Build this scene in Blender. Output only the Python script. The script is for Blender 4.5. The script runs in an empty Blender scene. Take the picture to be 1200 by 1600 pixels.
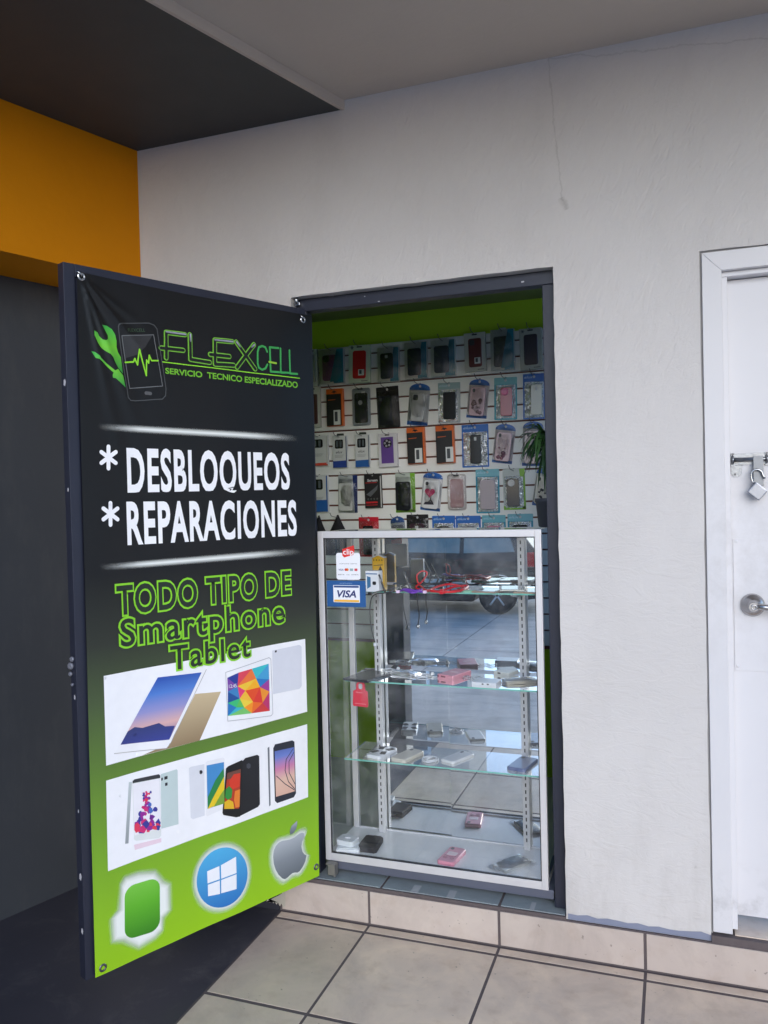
import bpy, bmesh, math, random
from mathutils import Vector, Matrix
random.seed(7)
R_ = math.radians
sc = bpy.context.scene
COL = sc.collection

# ------------------------------------------------------------------ camera
D_CAM, H_CAM, F_PX = 2.55, 1.46, 1260.05
YAW, PITCH, ROLL = R_(19.842), R_(-1.053), R_(-1.423)
cy, sy, cp, sp = math.cos(YAW), math.sin(YAW), math.cos(PITCH), math.sin(PITCH)
FW = Vector((-sy*cp, cy*cp, sp)); RT = Vector((cy, sy, 0)); UP = RT.cross(FW)
c_, s_ = math.cos(ROLL), math.sin(ROLL)
RT, UP = c_*RT + s_*UP, -s_*RT + c_*UP
CAM = Vector((0, -D_CAM, H_CAM))
cd = bpy.data.cameras.new('camera'); cam = bpy.data.objects.new('camera', cd); COL.objects.link(cam)
m4 = Matrix((RT, UP, -FW)).transposed().to_4x4(); m4.translation = CAM
cam.matrix_world = m4
cd.sensor_fit = 'VERTICAL'; cd.sensor_height = 36; cd.sensor_width = 27; cd.lens = F_PX/1600*36
cd.clip_start = .02; cd.clip_end = 3000
sc.camera = cam

# ------------------------------------------------------------------ sky, sun, exposure
w = bpy.data.worlds.new('World'); sc.world = w; w.use_nodes = True
nt = w.node_tree; nt.nodes.clear()
sky = nt.nodes.new('ShaderNodeTexSky'); sky.sky_type = 'NISHITA'; sky.sun_disc = False
SUN_EL, SUN_AZ = R_(22), R_(158)
sky.sun_elevation = SUN_EL; sky.sun_rotation = SUN_AZ
sky.air_density = 1.0; sky.dust_density = 1.3; sky.ozone_density = 5.0
bg = nt.nodes.new('ShaderNodeBackground'); bg.inputs[1].default_value = .15
wo = nt.nodes.new('ShaderNodeOutputWorld')
nt.links.new(sky.outputs[0], bg.inputs[0]); nt.links.new(bg.outputs[0], wo.inputs[0])
sd = bpy.data.lights.new('sun', 'SUN'); sd.energy = 0.5; sd.angle = R_(40); sd.color = (1, .98, .95)
sun = bpy.data.objects.new('sun', sd); COL.objects.link(sun)
sdir = Vector((math.sin(SUN_AZ)*math.cos(SUN_EL), math.cos(SUN_AZ)*math.cos(SUN_EL), math.sin(SUN_EL)))
sun.rotation_euler = sdir.to_track_quat('Z', 'Y').to_euler(); sun.location = (0, -8, 12)
vs = sc.view_settings; vs.view_transform = 'Standard'; vs.look = 'None'; vs.gamma = 1; vs.use_curve_mapping = False
vs.exposure = .85
sc.cycles.max_bounces = 12; sc.cycles.transparent_max_bounces = 24; sc.cycles.glossy_bounces = 8
sc.cycles.caustics_reflective = False; sc.cycles.caustics_refractive = False
sc.cycles.sample_clamp_indirect = 6

# ------------------------------------------------------------------ rays through the photograph onto real planes
def ray(x, y): return FW + RT*((x-600)/F_PX) - UP*((y-800)/F_PX)
def onP(x, y, p0, n): d = ray(x, y); return CAM + d*((Vector(p0)-CAM).dot(n)/d.dot(n))
def onY(x, y, Y=0.): return onP(x, y, (0, Y, 0), Vector((0, 1, 0)))
def onZ(x, y, Z=0.): return onP(x, y, (0, 0, Z), Vector((0, 0, 1)))

# ------------------------------------------------------------------ materials
def lin(c): c /= 255; return c/12.92 if c <= .04045 else ((c+.055)/1.055)**2.4
def S(r, g, b): return (lin(r), lin(g), lin(b))
_mats = {}
def mat_new(name):
    m = bpy.data.materials.new(name); m.use_nodes = True
    n = m.node_tree; n.nodes.clear()
    o = n.nodes.new('ShaderNodeOutputMaterial'); b = n.nodes.new('ShaderNodeBsdfPrincipled')
    n.links.new(b.outputs[0], o.inputs[0]); return m, n, b, o
def N(n, t, **k):
    x = n.nodes.new(t)
    for a, v in k.items(): setattr(x, a, v)
    return x
def setin(n, sock, v):
    if hasattr(v, 'links') or hasattr(v, 'is_linked'): n.links.new(v, sock)
    else: sock.default_value = v
def mth(n, op, a, b=None, c=None, clamp=False):
    x = N(n, 'ShaderNodeMath', operation=op, use_clamp=clamp); setin(n, x.inputs[0], a)
    if b is not None: setin(n, x.inputs[1], b)
    if c is not None: setin(n, x.inputs[2], c)
    return x.outputs[0]
def col4(c): return (c[0], c[1], c[2], 1)
def mixc(n, f, a, b, mode='MIX'):
    x = N(n, 'ShaderNodeMix', data_type='RGBA', blend_type=mode)
    setin(n, x.inputs[0], f); setin(n, x.inputs[6], a if hasattr(a, 'links') else col4(a)); setin(n, x.inputs[7], b if hasattr(b, 'links') else col4(b))
    return x.outputs[2]
def noise(n, vec, scale, detail=4, rough=.55, dist=0):
    x = N(n, 'ShaderNodeTexNoise'); n.links.new(vec, x.inputs['Vector'])
    x.inputs['Scale'].default_value = scale; x.inputs['Detail'].default_value = detail; x.inputs['Roughness'].default_value = rough
    x.inputs['Distortion'].default_value = dist
    return x.outputs['Fac']
def ramp(n, f, stops, interp='LINEAR'):
    x = N(n, 'ShaderNodeValToRGB'); setin(n, x.inputs[0], f); cr = x.color_ramp; cr.interpolation = interp
    while len(cr.elements) < len(stops): cr.elements.new(.5)
    for e, (p, c) in zip(cr.elements, stops): e.position = p; e.color = col4(c) if not isinstance(c, float) else (c, c, c, 1)
    return x.outputs[0]
def bump(n, b, h, strength, dist):
    x = N(n, 'ShaderNodeBump'); n.links.new(h, x.inputs['Height']); x.inputs['Strength'].default_value = strength; x.inputs['Distance'].default_value = dist
    n.links.new(x.outputs[0], b.inputs['Normal'])
def pos(n): return N(n, 'ShaderNodeNewGeometry').outputs['Position']
def objc(n): return N(n, 'ShaderNodeTexCoord').outputs['Object']
def genc(n): return N(n, 'ShaderNodeTexCoord').outputs['Generated']
def sep(n, v):
    x = N(n, 'ShaderNodeSeparateXYZ'); n.links.new(v, x.inputs[0]); return x.outputs
def scl(n, v, s, rot=(0, 0, 0)):
    x = N(n, 'ShaderNodeMapping'); n.links.new(v, x.inputs[0]); x.inputs['Scale'].default_value = s; x.inputs['Rotation'].default_value = rot; return x.outputs[0]

def mat(name, c, rough=.5, metal=0., var=.08, vs_=9., bmp=None, coat=0., spec=.5):
    """plain surface with gentle tonal variation and optional fine bump (scale, distance)"""
    if name in _mats: return _mats[name]
    m, n, b, o = mat_new(name)
    p = objc(n); f = noise(n, p, vs_, 5)
    cc = mixc(n, f, [x*(1-var) for x in c], [min(1, x*(1+var)) for x in c])
    n.links.new(cc, b.inputs['Base Color'])
    b.inputs['Metallic'].default_value = metal
    r2 = noise(n, p, vs_*2.3, 3)
    n.links.new(mth(n, 'MULTIPLY_ADD', r2, .25*rough, rough*.87), b.inputs['Roughness'])
    b.inputs['Coat Weight'].default_value = coat; b.inputs['Coat Roughness'].default_value = .08
    b.inputs['Specular IOR Level'].default_value = spec
    if bmp: bump(n, b, noise(n, p, bmp[0], 4), .6, bmp[1])
    _mats[name] = m; return m
def pc(c, rough=.45, coat=0.):           # printed / moulded colour given as the sRGB triple of the thing itself
    return mat('colour_%d_%d_%d_%d_%d' % (c[0], c[1], c[2], rough*100, coat*100), S(*c), rough, 0, .05, 30, None, coat)
def glass(name, tint=(.93, .97, .96), ior=1.5, bmp=None, refl=(1, 1, 1), haze=0., gain=1.):
    """thin sheet: what is behind shows through, plus a Fresnel reflection"""
    if name in _mats: return _mats[name]
    m = bpy.data.materials.new(name); m.use_nodes = True; n = m.node_tree; n.nodes.clear()
    o = N(n, 'ShaderNodeOutputMaterial'); t = N(n, 'ShaderNodeBsdfTransparent'); g = N(n, 'ShaderNodeBsdfGlossy')
    t.inputs[0].default_value = col4(tint); g.inputs[0].default_value = col4(refl); g.inputs['Roughness'].default_value = 0.02
    fr = N(n, 'ShaderNodeFresnel'); fr.inputs[0].default_value = ior
    mx = N(n, 'ShaderNodeMixShader'); n.links.new(mth(n, 'MULTIPLY', fr.outputs[0], gain, clamp=True), mx.inputs[0]); n.links.new(t.outputs[0], mx.inputs[1]); n.links.new(g.outputs[0], mx.inputs[2])
    last = mx.outputs[0]
    if bmp:
        bu = N(n, 'ShaderNodeBump'); n.links.new(noise(n, objc(n), bmp[0], 5, .6, 1.), bu.inputs['Height']); bu.inputs['Distance'].default_value = bmp[1]; bu.inputs['Strength'].default_value = 1
        n.links.new(bu.outputs[0], g.inputs['Normal']); n.links.new(bu.outputs[0], fr.inputs['Normal']); g.inputs['Roughness'].default_value = .05
    if haze:
        df = N(n, 'ShaderNodeBsdfDiffuse'); df.inputs[0].default_value = (.8, .82, .85, 1)
        m2 = N(n, 'ShaderNodeMixShader')
        f = ramp(n, noise(n, objc(n), 5, 6, .65), [(.4, 0.), (.75, 1.)])
        n.links.new(mth(n, 'MULTIPLY', f, haze), m2.inputs[0]); n.links.new(last, m2.inputs[1]); n.links.new(df.outputs[0], m2.inputs[2]); last = m2.outputs[0]
    n.links.new(last, o.inputs[0]); _mats[name] = m; return m
def glow(name, c, kind='round', power=1.4):
    """printed soft halo: ink density falls off from the middle of the mark"""
    if name in _mats: return _mats[name]
    m = bpy.data.materials.new(name); m.use_nodes = True; n = m.node_tree; n.nodes.clear()
    o = N(n, 'ShaderNodeOutputMaterial'); t = N(n, 'ShaderNodeBsdfTransparent'); d = N(n, 'ShaderNodeBsdfDiffuse'); d.inputs[0].default_value = col4(c)
    at = N(n, 'ShaderNodeAttribute'); at.attribute_name = 'ink'
    mx = N(n, 'ShaderNodeMixShader'); f = mth(n, 'POWER', at.outputs['Fac'], power)
    n.links.new(f, mx.inputs[0]); n.links.new(t.outputs[0], mx.inputs[1]); n.links.new(d.outputs[0], mx.inputs[2]); n.links.new(mx.outputs[0], o.inputs[0])
    _mats[name] = m; return m
def grad(name, stops, rough=.35, axis=2):
    """printed gradient across the mark's own height"""
    if name in _mats: return _mats[name]
    m, n, b, o = mat_new(name)
    n.links.new(ramp(n, sep(n, genc(n))[axis], [(p, S(*c)) for p, c in stops]), b.inputs['Base Color']); b.inputs['Roughness'].default_value = rough
    _mats[name] = m; return m
def foil(name, c=(.93, .94, .95)):
    if name in _mats: return _mats[name]
    m, n, b, o = mat_new(name); p = objc(n)
    b.inputs['Base Color'].default_value = col4(c); b.inputs['Metallic'].default_value = 1; b.inputs['Roughness'].default_value = .20
    bump(n, b, noise(n, p, 42, 3, .6, 1.5), 1, .018); _mats[name] = m; return m

# ------------------------------------------------------------------ mesh helpers
def bx(bm, x0, x1, y0, y1, z0, z1, bev=0., mi=0):
    vs_ = [bm.verts.new(p) for p in ((x0,y0,z0),(x1,y0,z0),(x1,y1,z0),(x0,y1,z0),(x0,y0,z1),(x1,y0,z1),(x1,y1,z1),(x0,y1,z1))]
    fs = [bm.faces.new([vs_[i] for i in q]) for q in ((3,2,1,0),(4,5,6,7),(0,1,5,4),(1,2,6,5),(2,3,7,6),(3,0,4,7))]
    for f in fs: f.material_index = mi
    if bev > 0:
        es = list({e for f in fs for e in f.edges})
        r = bmesh.ops.bevel(bm, geom=es, offset=bev, segments=2, profile=.6, affect='EDGES')
        for f in r['faces']: f.material_index = mi
def tube(bm, pts, r, seg=8, cap=True, r1=None, mi=0):
    pts = [Vector(p) for p in pts]; rings = []; n = len(pts); prev = None
    for i, p in enumerate(pts):
        t = (pts[min(i+1, n-1)] - pts[max(i-1, 0)]).normalized()
        a = prev if prev is not None else (Vector((0,0,1)) if abs(t.z) < .9 else Vector((1,0,0)))
        a = (a - t*a.dot(t)).normalized(); prev = a; b = t.cross(a)
        rr_ = r if r1 is None else r + (r1-r)*i/(n-1)
        rings.append([bm.verts.new(p + a*rr_*math.cos(2*math.pi*k/seg) + b*rr_*math.sin(2*math.pi*k/seg)) for k in range(seg)])
    for i in range(n-1):
        for k in range(seg):
            f = bm.faces.new((rings[i][k], rings[i][(k+1) % seg], rings[i+1][(k+1) % seg], rings[i+1][k])); f.smooth = True; f.material_index = mi
    if cap:
        for q in (rings[0][::-1], rings[-1]): bm.faces.new(q).material_index = mi
def lathe(bm, prof, org, ax='Y', seg=24, mi=0):
    rings = []
    for (r, h) in prof:
        ring = []
        for k in range(seg):
            a = 2*math.pi*k/seg; u, v = r*math.cos(a), r*math.sin(a)
            q = {'Y': (u, h, v), 'Z': (u, v, h), 'X': (h, u, v)}[ax]
            ring.append(bm.verts.new(Vector(org) + Vector(q)))
        rings.append(ring)
    for i in range(len(rings)-1):
        for k in range(seg):
            f = bm.faces.new((rings[i][k], rings[i][(k+1) % seg], rings[i+1][(k+1) % seg], rings[i+1][k])); f.smooth = True; f.material_index = mi
    bm.faces.new(rings[0][::-1]).material_index = mi; bm.faces.new(rings[-1]).material_index = mi
def rr(w, h, r, cx=0., cz=0., n=5):
    pts = []
    for (sx, sz, a0) in ((1,1,0),(-1,1,90),(-1,-1,180),(1,-1,270)):
        for k in range(n):
            a = R_(a0 + 90*k/(n-1)); pts.append((cx + sx*(w/2-r) + r*math.cos(a), cz + sz*(h/2-r) + r*math.sin(a)))
    return pts
def plate(bm, pts, yb, yf, ch=.001, mi=0):
    """outline in x,z pushed from y=yb (back) to y=yf (front, nearer the street), front edge chamfered"""
    cx = sum(p[0] for p in pts)/len(pts); cz = sum(p[1] for p in pts)/len(pts)
    s = 1 if yf < yb else -1
    w_ = max(p[0] for p in pts)-min(p[0] for p in pts); h_ = max(p[1] for p in pts)-min(p[1] for p in pts)
    kx, kz = 1-2*ch/max(w_, 1e-6), 1-2*ch/max(h_, 1e-6)
    A = [bm.verts.new((x, yb, z)) for x, z in pts]; B = [bm.verts.new((x, yf+s*ch, z)) for x, z in pts]
    Cc = [bm.verts.new((cx+(x-cx)*kx, yf, cz+(z-cz)*kz)) for x, z in pts]; n = len(pts)
    for P, Q in ((A, B), (B, Cc)):
        for k in range(n): bm.faces.new((P[k], P[(k+1) % n], Q[(k+1) % n], Q[k])).material_index = mi
    bm.faces.new(Cc).material_index = mi; bm.faces.new(A[::-1]).material_index = mi
def B(): return bmesh.new()
def obj(name, bm, m, parent=None, local=False, smooth=False, bev=0.):
    me = bpy.data.meshes.new(name)
    if parent is not None and not local: bmesh.ops.translate(bm, verts=bm.verts, vec=-WL[parent.name])
    bmesh.ops.recalc_face_normals(bm, faces=bm.faces)
    if smooth:
        for f in bm.faces: f.smooth = True
    bm.to_mesh(me); bm.free()
    for q in (m if isinstance(m, (list, tuple)) else [m]): me.materials.append(q)
    o = bpy.data.objects.new(name, me); COL.objects.link(o)
    if parent is not None: o.parent = parent; WL[o.name] = WL[parent.name].copy()
    else: WL[o.name] = Vector((0, 0, 0))
    if bev:
        md = o.modifiers.new('edge', 'BEVEL'); md.width = bev; md.segments = 2; md.limit_method = 'ANGLE'
    return o
WL = {}
def tag(o, label, cat, group=None):
    o['label'] = label; o['category'] = cat
    if group: o['group'] = group
    return o
def thing(name, label, cat, loc=(0,0,0), group=None, rot=None):
    o = bpy.data.objects.new(name, None); COL.objects.link(o); o.location = loc; o.empty_display_size = .05
    if rot: o.rotation_euler = rot
    WL[o.name] = Vector(loc); return tag(o, label, cat, group)
def struct(o, kind='structure'): o['kind'] = kind; return o
_txt = {}
def text_faces(body, off=0., shear=0., space=1.):
    """lettering as flat outlines: ([(x,y)...], [faces])"""
    k = (body, off, shear, space)
    if k in _txt: return _txt[k]
    c = bpy.data.curves.new('lettering', 'FONT'); c.body = body; c.size = 1; c.offset = off; c.shear = shear; c.space_character = space
    c.resolution_u = 4; c.fill_mode = 'FRONT'
    o = bpy.data.objects.new('lettering', c); COL.objects.link(o)
    dg = bpy.context.evaluated_depsgraph_get(); me = o.evaluated_get(dg).to_mesh()
    r = ([(v.co.x, v.co.y) for v in me.vertices], [list(p.vertices) for p in me.polygons])
    o.evaluated_get(dg).to_mesh_clear(); bpy.data.objects.remove(o); bpy.data.curves.remove(c)
    _txt[k] = r; return r
def lettering(bm, body, fmap, off=0., shear=0., space=1., mi=0, bold=0., desc=1.):
    """fmap(u,v) with u,v in 0..1 over the un-thickened word"""
    bv, _ = text_faces(body, bold, shear, space); v, fs = text_faces(body, off+bold, shear, space)
    x0, x1 = min(p[0] for p in bv), max(p[0] for p in bv); y0, y1 = 0., max(p[1] for p in bv)
    V = [bm.verts.new(fmap((p[0]-x0)/(x1-x0), (p[1]-y0)/(y1-y0)*(desc if p[1] < 0 else 1))) for p in v]
    for f in fs:
        try: bm.faces.new([V[i] for i in f]).material_index = mi
        except ValueError: pass
def txt_local(bm, body, x0, x1, z0, z1, y, **k): lettering(bm, body, lambda u, v: (x0+(x1-x0)*u, y, z0+(z1-z0)*v), **k)

# ------------------------------------------------------------------ shared surfaces
ALU = mat('brushed_aluminium', (.74, .73, .75), .38, .4, .06, 20)
NAVY = mat('dark_blue_black_steel_paint', S(36, 39, 54), .42, 0, .2, 12, (40, .001))
STEEL = mat('bright_steel', (.46, .47, .49), .26, 1, .12, 60)
DARKSTEEL = mat('dull_dark_steel', (.12, .12, .13), .4, .8)
BLACKP = mat('black_plastic', (.018, .018, .02), .4, 0, .2)
WHITEP = mat('white_plastic', (.78, .78, .79), .35, 0, .03)
CARDW = mat('white_card', (.74, .75, .74), .5, 0, .04)
PAINTW = None

# =================================================================== SETTING
def wall_material():
    m, n, b, o = mat_new('trowelled_white_plaster'); p = pos(n); x, y, z = sep(n, p)
    base = mixc(n, noise(n, p, 1.6, 5), S(198, 194, 192), S(214, 211, 210))
    low = mth(n, 'MULTIPLY', ramp(n, noise(n, scl(n, p, (1.6, 1, .7)), 5, 7, .7), [(.45, 0.), (.7, 1.)]), ramp(n, z, [(.10, .30), (.6, 0.)]))
    base = mixc(n, low, base, S(136, 128, 120))
    stain = ramp(n, noise(n, scl(n, p, (1.2, 1, .5)), 3.2, 6, .65), [(.5, 0.), (.78, 1.)])
    base = mixc(n, mth(n, 'MULTIPLY', stain, .10), base, S(120, 112, 104))
    # dirt specks and the hairline cracks seen over the shop opening
    spk = ramp(n, noise(n, p, 38, 2), [(.74, 0.), (.80, 1.)])
    base = mixc(n, mth(n, 'MULTIPLY', spk, .3), base, S(110, 105, 100))
    wob = mth(n, 'MULTIPLY_ADD', noise(n, p, 9, 5, .7), .05, -.025)
    def crack(x0, z0, x1, z1, wd, amt, bs):
        L = math.hypot(x1-x0, z1-z0); ux, uz = (x1-x0)/L, (z1-z0)/L
        dx, dz = mth(n, 'SUBTRACT', x, x0), mth(n, 'SUBTRACT', z, z0)
        t = mth(n, 'ADD', mth(n, 'MULTIPLY', dx, ux), mth(n, 'MULTIPLY', dz, uz))
        d = mth(n, 'ABSOLUTE', mth(n, 'ADD', mth(n, 'SUBTRACT', mth(n, 'MULTIPLY', dx, uz), mth(n, 'MULTIPLY', dz, ux)), wob))
        f = mth(n, 'SUBTRACT', 1, mth(n, 'DIVIDE', d, wd), clamp=True)
        g = mth(n, 'MULTIPLY', mth(n, 'GREATER_THAN', t, 0), mth(n, 'LESS_THAN', t, L))
        return mixc(n, mth(n, 'MULTIPLY', mth(n, 'MULTIPLY', f, g), amt), bs, S(88, 82, 76))
    base = crack(-.345, 2.80, -.31, 2.36, .0035, .20, base)
    base = crack(-.345, 2.80, .9, 2.66, .0035, .20, base)
    base = crack(-.315, 2.37, -.30, 2.33, .012, .30, base)
    n.links.new(base, b.inputs['Base Color']); b.inputs['Roughness'].default_value = .8
    gr = noise(n, p, 95, 3, .6)
    up0 = ramp(n, noise(n, scl(n, scl(n, p, (1, 1, 1), (0, R_(-30), 0)), (30, 30, 8)), 1.7, 5, .62, 1.2), [(.40, 0.), (.50, .55), (.66, 1.)])
    up = mth(n, 'MULTIPLY_ADD', gr, .35, up0)
    lo0 = ramp(n, noise(n, scl(n, p, (7, 7, 15)), 1.7, 6, .66, 1.4), [(.46, 0.), (.56, .5), (.72, 1.)])
    lo = mth(n, 'MULTIPLY_ADD', gr, .35, mth(n, 'MULTIPLY', lo0, .5))
    k = mth(n, 'DIVIDE', mth(n, 'SUBTRACT', z, 1.2), 1.0, clamp=True)
    mx = N(n, 'ShaderNodeMix', data_type='FLOAT'); n.links.new(k, mx.inputs[0]); n.links.new(lo, mx.inputs[2]); n.links.new(up, mx.inputs[3])
    bump(n, b, mx.outputs[0], .34, .0055); return m
PLASTER = wall_material()

def wall_with_holes(bm, x0, x1, z0, z1, yf, yb, holes, step=.05, jit=.0013):
    def cuts(a, b_, marks):
        ms = sorted({a, b_, *[q for q in marks if a < q < b_]}); out = []
        for p, q in zip(ms, ms[1:]):
            k = max(1, int(round((q-p)/step))); out += [p+(q-p)*i/k for i in range(k)]
        return out + [b_]
    xs = cuts(x0, x1, [h[i] for h in holes for i in (0, 1)]); zs = cuts(z0, z1, [h[i] for h in holes for i in (2, 3)])
    def inside(x, z): return any(h[0] < x < h[1] and h[2] < z < h[3] for h in holes)
    def onedge(x, z): return any((abs(x-h[0]) < 1e-6 or abs(x-h[1]) < 1e-6) and h[2] <= z <= h[3] or (abs(z-h[3]) < 1e-6 and h[0] <= x <= h[1]) for h in holes)
    V = {}
    def v(i, j, y):
        if (i, j, y) not in V:
            x, z = xs[i], zs[j]; r = random.Random(i*977+j*31)
            if onedge(x, z): x += r.uniform(-jit, jit); z += r.uniform(-jit, jit)
            V[i, j, y] = bm.verts.new((x, y, z))
        return V[i, j, y]
    cell = {(i, j): not inside((xs[i]+xs[i+1])/2, (zs[j]+zs[j+1])/2) for i in range(len(xs)-1) for j in range(len(zs)-1)}
    for (i, j), ok in cell.items():
        if not ok: continue
        bm.faces.new((v(i,j,yf), v(i+1,j,yf), v(i+1,j+1,yf), v(i,j+1,yf))); bm.faces.new((v(i,j,yb), v(i,j+1,yb), v(i+1,j+1,yb), v(i+1,j,yb)))
        for di, dj, a, c in ((-1,0,(i,j),(i,j+1)), (1,0,(i+1,j+1),(i+1,j)), (0,-1,(i+1,j),(i,j)), (0,1,(i,j+1),(i+1,j+1))):
            if not cell.get((i+di, j+dj), False): bm.faces.new((v(*a,yf), v(*c,yf), v(*c,yb), v(*a,yb)))
wallT = thing('plaster_wall', 'white trowelled plaster wall with the shop opening and a white door in it', 'wall', (0, 0, 0))
b_ = B(); wall_with_holes(b_, -2.2, 4.5, 0, 2.95, 0, .14, [(-1.245, -.343, .124, 2.163), (.080, 1.02, .132, 2.155)])
obj('wall', b_, PLASTER, wallT)
b_ = B(); bx(b_, .070, .105, .102, .20, .0, 2.3); bx(b_, .1055, 1.3, .102, .20, 2.09, 2.3); bx(b_, 1.0, 1.3, .105, .20, .0, 2.089); bx(b_, .0775, .0853, .009, .1015, .133, 2.1575); bx(b_, .0854, 1.0, .009, .1015, 2.1503, 2.1575)
obj('jamb_filler', b_, mat('shadow_gap_grey', S(150, 148, 148), .85), wallT)  # fills the gap round the frame; its grey stands for the shadow there
# uneven grey paint strip along the foot of the wall
b_ = B(); xs = [-.338 + .0300*i for i in range(15)]
top = [b_.verts.new((x, -.0015, .139 + random.uniform(-.005, .005))) for x in xs]; bot = [b_.verts.new((x, -.0015, .1195)) for x in xs]
for i in range(len(xs)-1): b_.faces.new((bot[i], bot[i+1], top[i+1], top[i]))
obj('paint_strip', b_, mat('grey_blue_paint', S(128, 134, 155), .55, 0, .15, 14), wallT)

# ---- ceiling over the pavement
m, n, b, o = mat_new('painted_concrete_ceiling'); p = pos(n)
n.links.new(mixc(n, noise(n, p, 2.2, 5), S(184, 174, 164), S(200, 189, 178)), b.inputs['Base Color']); b.inputs['Roughness'].default_value = .8
bump(n, b, noise(n, p, 30, 4), .4, .004); CEIL = m
b_ = B(); bx(b_, -6.0, 5.0, -1.5, .0, 2.803, 2.97); struct(obj('ceiling', b_, CEIL))
# ---- lowered dark soffit
SD = Vector((-.304, -.953, 0)).normalized(); SN = Vector((SD.y, -SD.x, 0))   # SD: along side wall to the street, SN: away from the pavement (left)
sof = thing('soffit', 'dark grey lowered soffit panel between ceiling and orange fascia', 'soffit', (-1.03, 0, 2.775))
def para(bm, a, d, n_, L, wd, z0, z1):
    q = [a - d*.3, a + d*L, a + d*L + n_*wd, a - d*.3 + n_*wd]
    lo = [bm.verts.new((v.x, min(v.y, -.0005) if i in (0, 3) else v.y, z0)) for i, v in enumerate(q)]
    hi = [bm.verts.new((v.co.x, v.co.y, z1)) for v in lo]
    bm.faces.new(lo[::-1]); bm.faces.new(hi)
    for k in range(4): bm.faces.new((lo[k], lo[(k+1) % 4], hi[(k+1) % 4], hi[k]))
def para2(bm, a, L, o0, o1, z0, z1):
    """slab along the side-wall direction, clipped square at the plaster wall face; offsets o0..o1 to the left"""
    def at(off, t): 
        q = a + SN*off; 
        if t is None: k = (-.0006 - q.y)/SD.y; return q + SD*k
        return q + SD*t
    q = [at(o0, None), at(o0, L), at(o1, L), at(o1, None)]
    lo = [bm.verts.new((v.x, v.y, z0)) for v in q]; hi = [bm.verts.new((v.x, v.y, z1)) for v in q]
    bm.faces.new(lo[::-1]); bm.faces.new(hi)
    for k in range(4): bm.faces.new((lo[k], lo[(k+1) % 4], hi[(k+1) % 4], hi[k]))
SA = Vector((-1.025, 0, 0)); WA = Vector((-1.862, 0, 0))
wid = (WA-SA).dot(SN)
b_ = B(); para2(b_, SA, 1.56, .012, wid-.001, 2.772, 2.802); obj('panel', b_, mat('charcoal_ceiling_paint', S(62, 64, 64), .6, 0, .06, 3), sof)
b_ = B(); para2(b_, SA, 1.56, 0, .0115, 2.770, 2.8025); obj('edge_trim', b_, CEIL, sof)
# ---- angled side wall: orange fascia over a recessed dark wall
sw = thing('side_wall', 'angled side wall with orange fascia above recessed dark grey paint', 'wall', tuple(WA))
ORANGE = mat('orange_paint', S(216, 134, 0), .7, 0, .07, 3, (30, .002), 0., .2)
m, n, b, o = mat_new('dark_grey_satin_paint'); p = pos(n)
n.links.new(mixc(n, noise(n, p, 1.5, 5), S(58, 61, 67), S(72, 75, 81)), b.inputs['Base Color']); b.inputs['Roughness'].default_value = .5
bump(n, b, noise(n, p, 14, 4), .3, .004); DGREY = m
dust = mth(n, 'MULTIPLY', ramp(n, noise(n, scl(n, p, (1, 1, .35)), 9, 7, .7), [(.5, 0.), (.75, 1.)]), .18)
cl_ = b.inputs['Base Color'].links[0].from_socket; n.links.new(mixc(n, dust, cl_, S(112, 112, 110)), b.inputs['Base Color'])
b_ = B(); para2(b_, WA, 1.56, 0, .30, 2.283, 2.80); obj('fascia', b_, ORANGE, sw)
b_ = B(); para2(b_, WA, 4.4, .272, .42, -.2, 2.2825); obj('wall', b_, DGREY, sw)

# ---- ground
def tile_mat(name, ca, cb, cc_, rough=.38):
    m, n, b, o = mat_new(name); p = pos(n)
    f = noise(n, p, 5.5, 7, .62, .6); f2 = noise(n, p, 17, 5, .6)
    at = N(n, 'ShaderNodeAttribute'); at.attribute_name = 'tone'
    c = mixc(n, ramp(n, f, [(.35, 0.), (.68, 1.)]), ca, cb)
    c = mixc(n, mth(n, 'MULTIPLY', ramp(n, f2, [(.52, 0.), (.75, 1.)]), .5), c, cc_)
    c = mixc(n, mth(n, 'MULTIPLY_ADD', at.outputs['Fac'], .34, .0), c, [x*.7 for x in ca])
    grime = mth(n, 'MULTIPLY', ramp(n, noise(n, p, 2.3, 8, .68, .8), [(.48, 0.), (.74, 1.)]), .38)
    c = mixc(n, grime, c, S(112, 98, 92))
    spk = ramp(n, noise(n, p, 60, 2), [(.70, 0.), (.76, 1.)])
    c = mixc(n, mth(n, 'MULTIPLY', spk, .5), c, S(70, 60, 55))
    n.links.new(c, b.inputs['Base Color'])
    n.links.new(mth(n, 'MULTIPLY_ADD', f2, .25, rough-.1), b.inputs['Roughness']); bump(n, b, f2, .2, .0015); return m
TILE = tile_mat('mottled_beige_floor_tile', S(204, 187, 172), S(230, 210, 188), S(188, 164, 142))
RISER = tile_mat('warm_beige_tile', S(192, 178, 170), S(204, 191, 181), S(180, 160, 146), .45)
SILL = tile_mat('grey_green_tile', S(138, 150, 156), S(152, 163, 168), S(124, 138, 142), .42)
GROUT = mat('dark_brown_grout', S(92, 83, 84), .85, 0, .2, 40)
def add_tone(o, boxes_faces):
    pass
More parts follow.
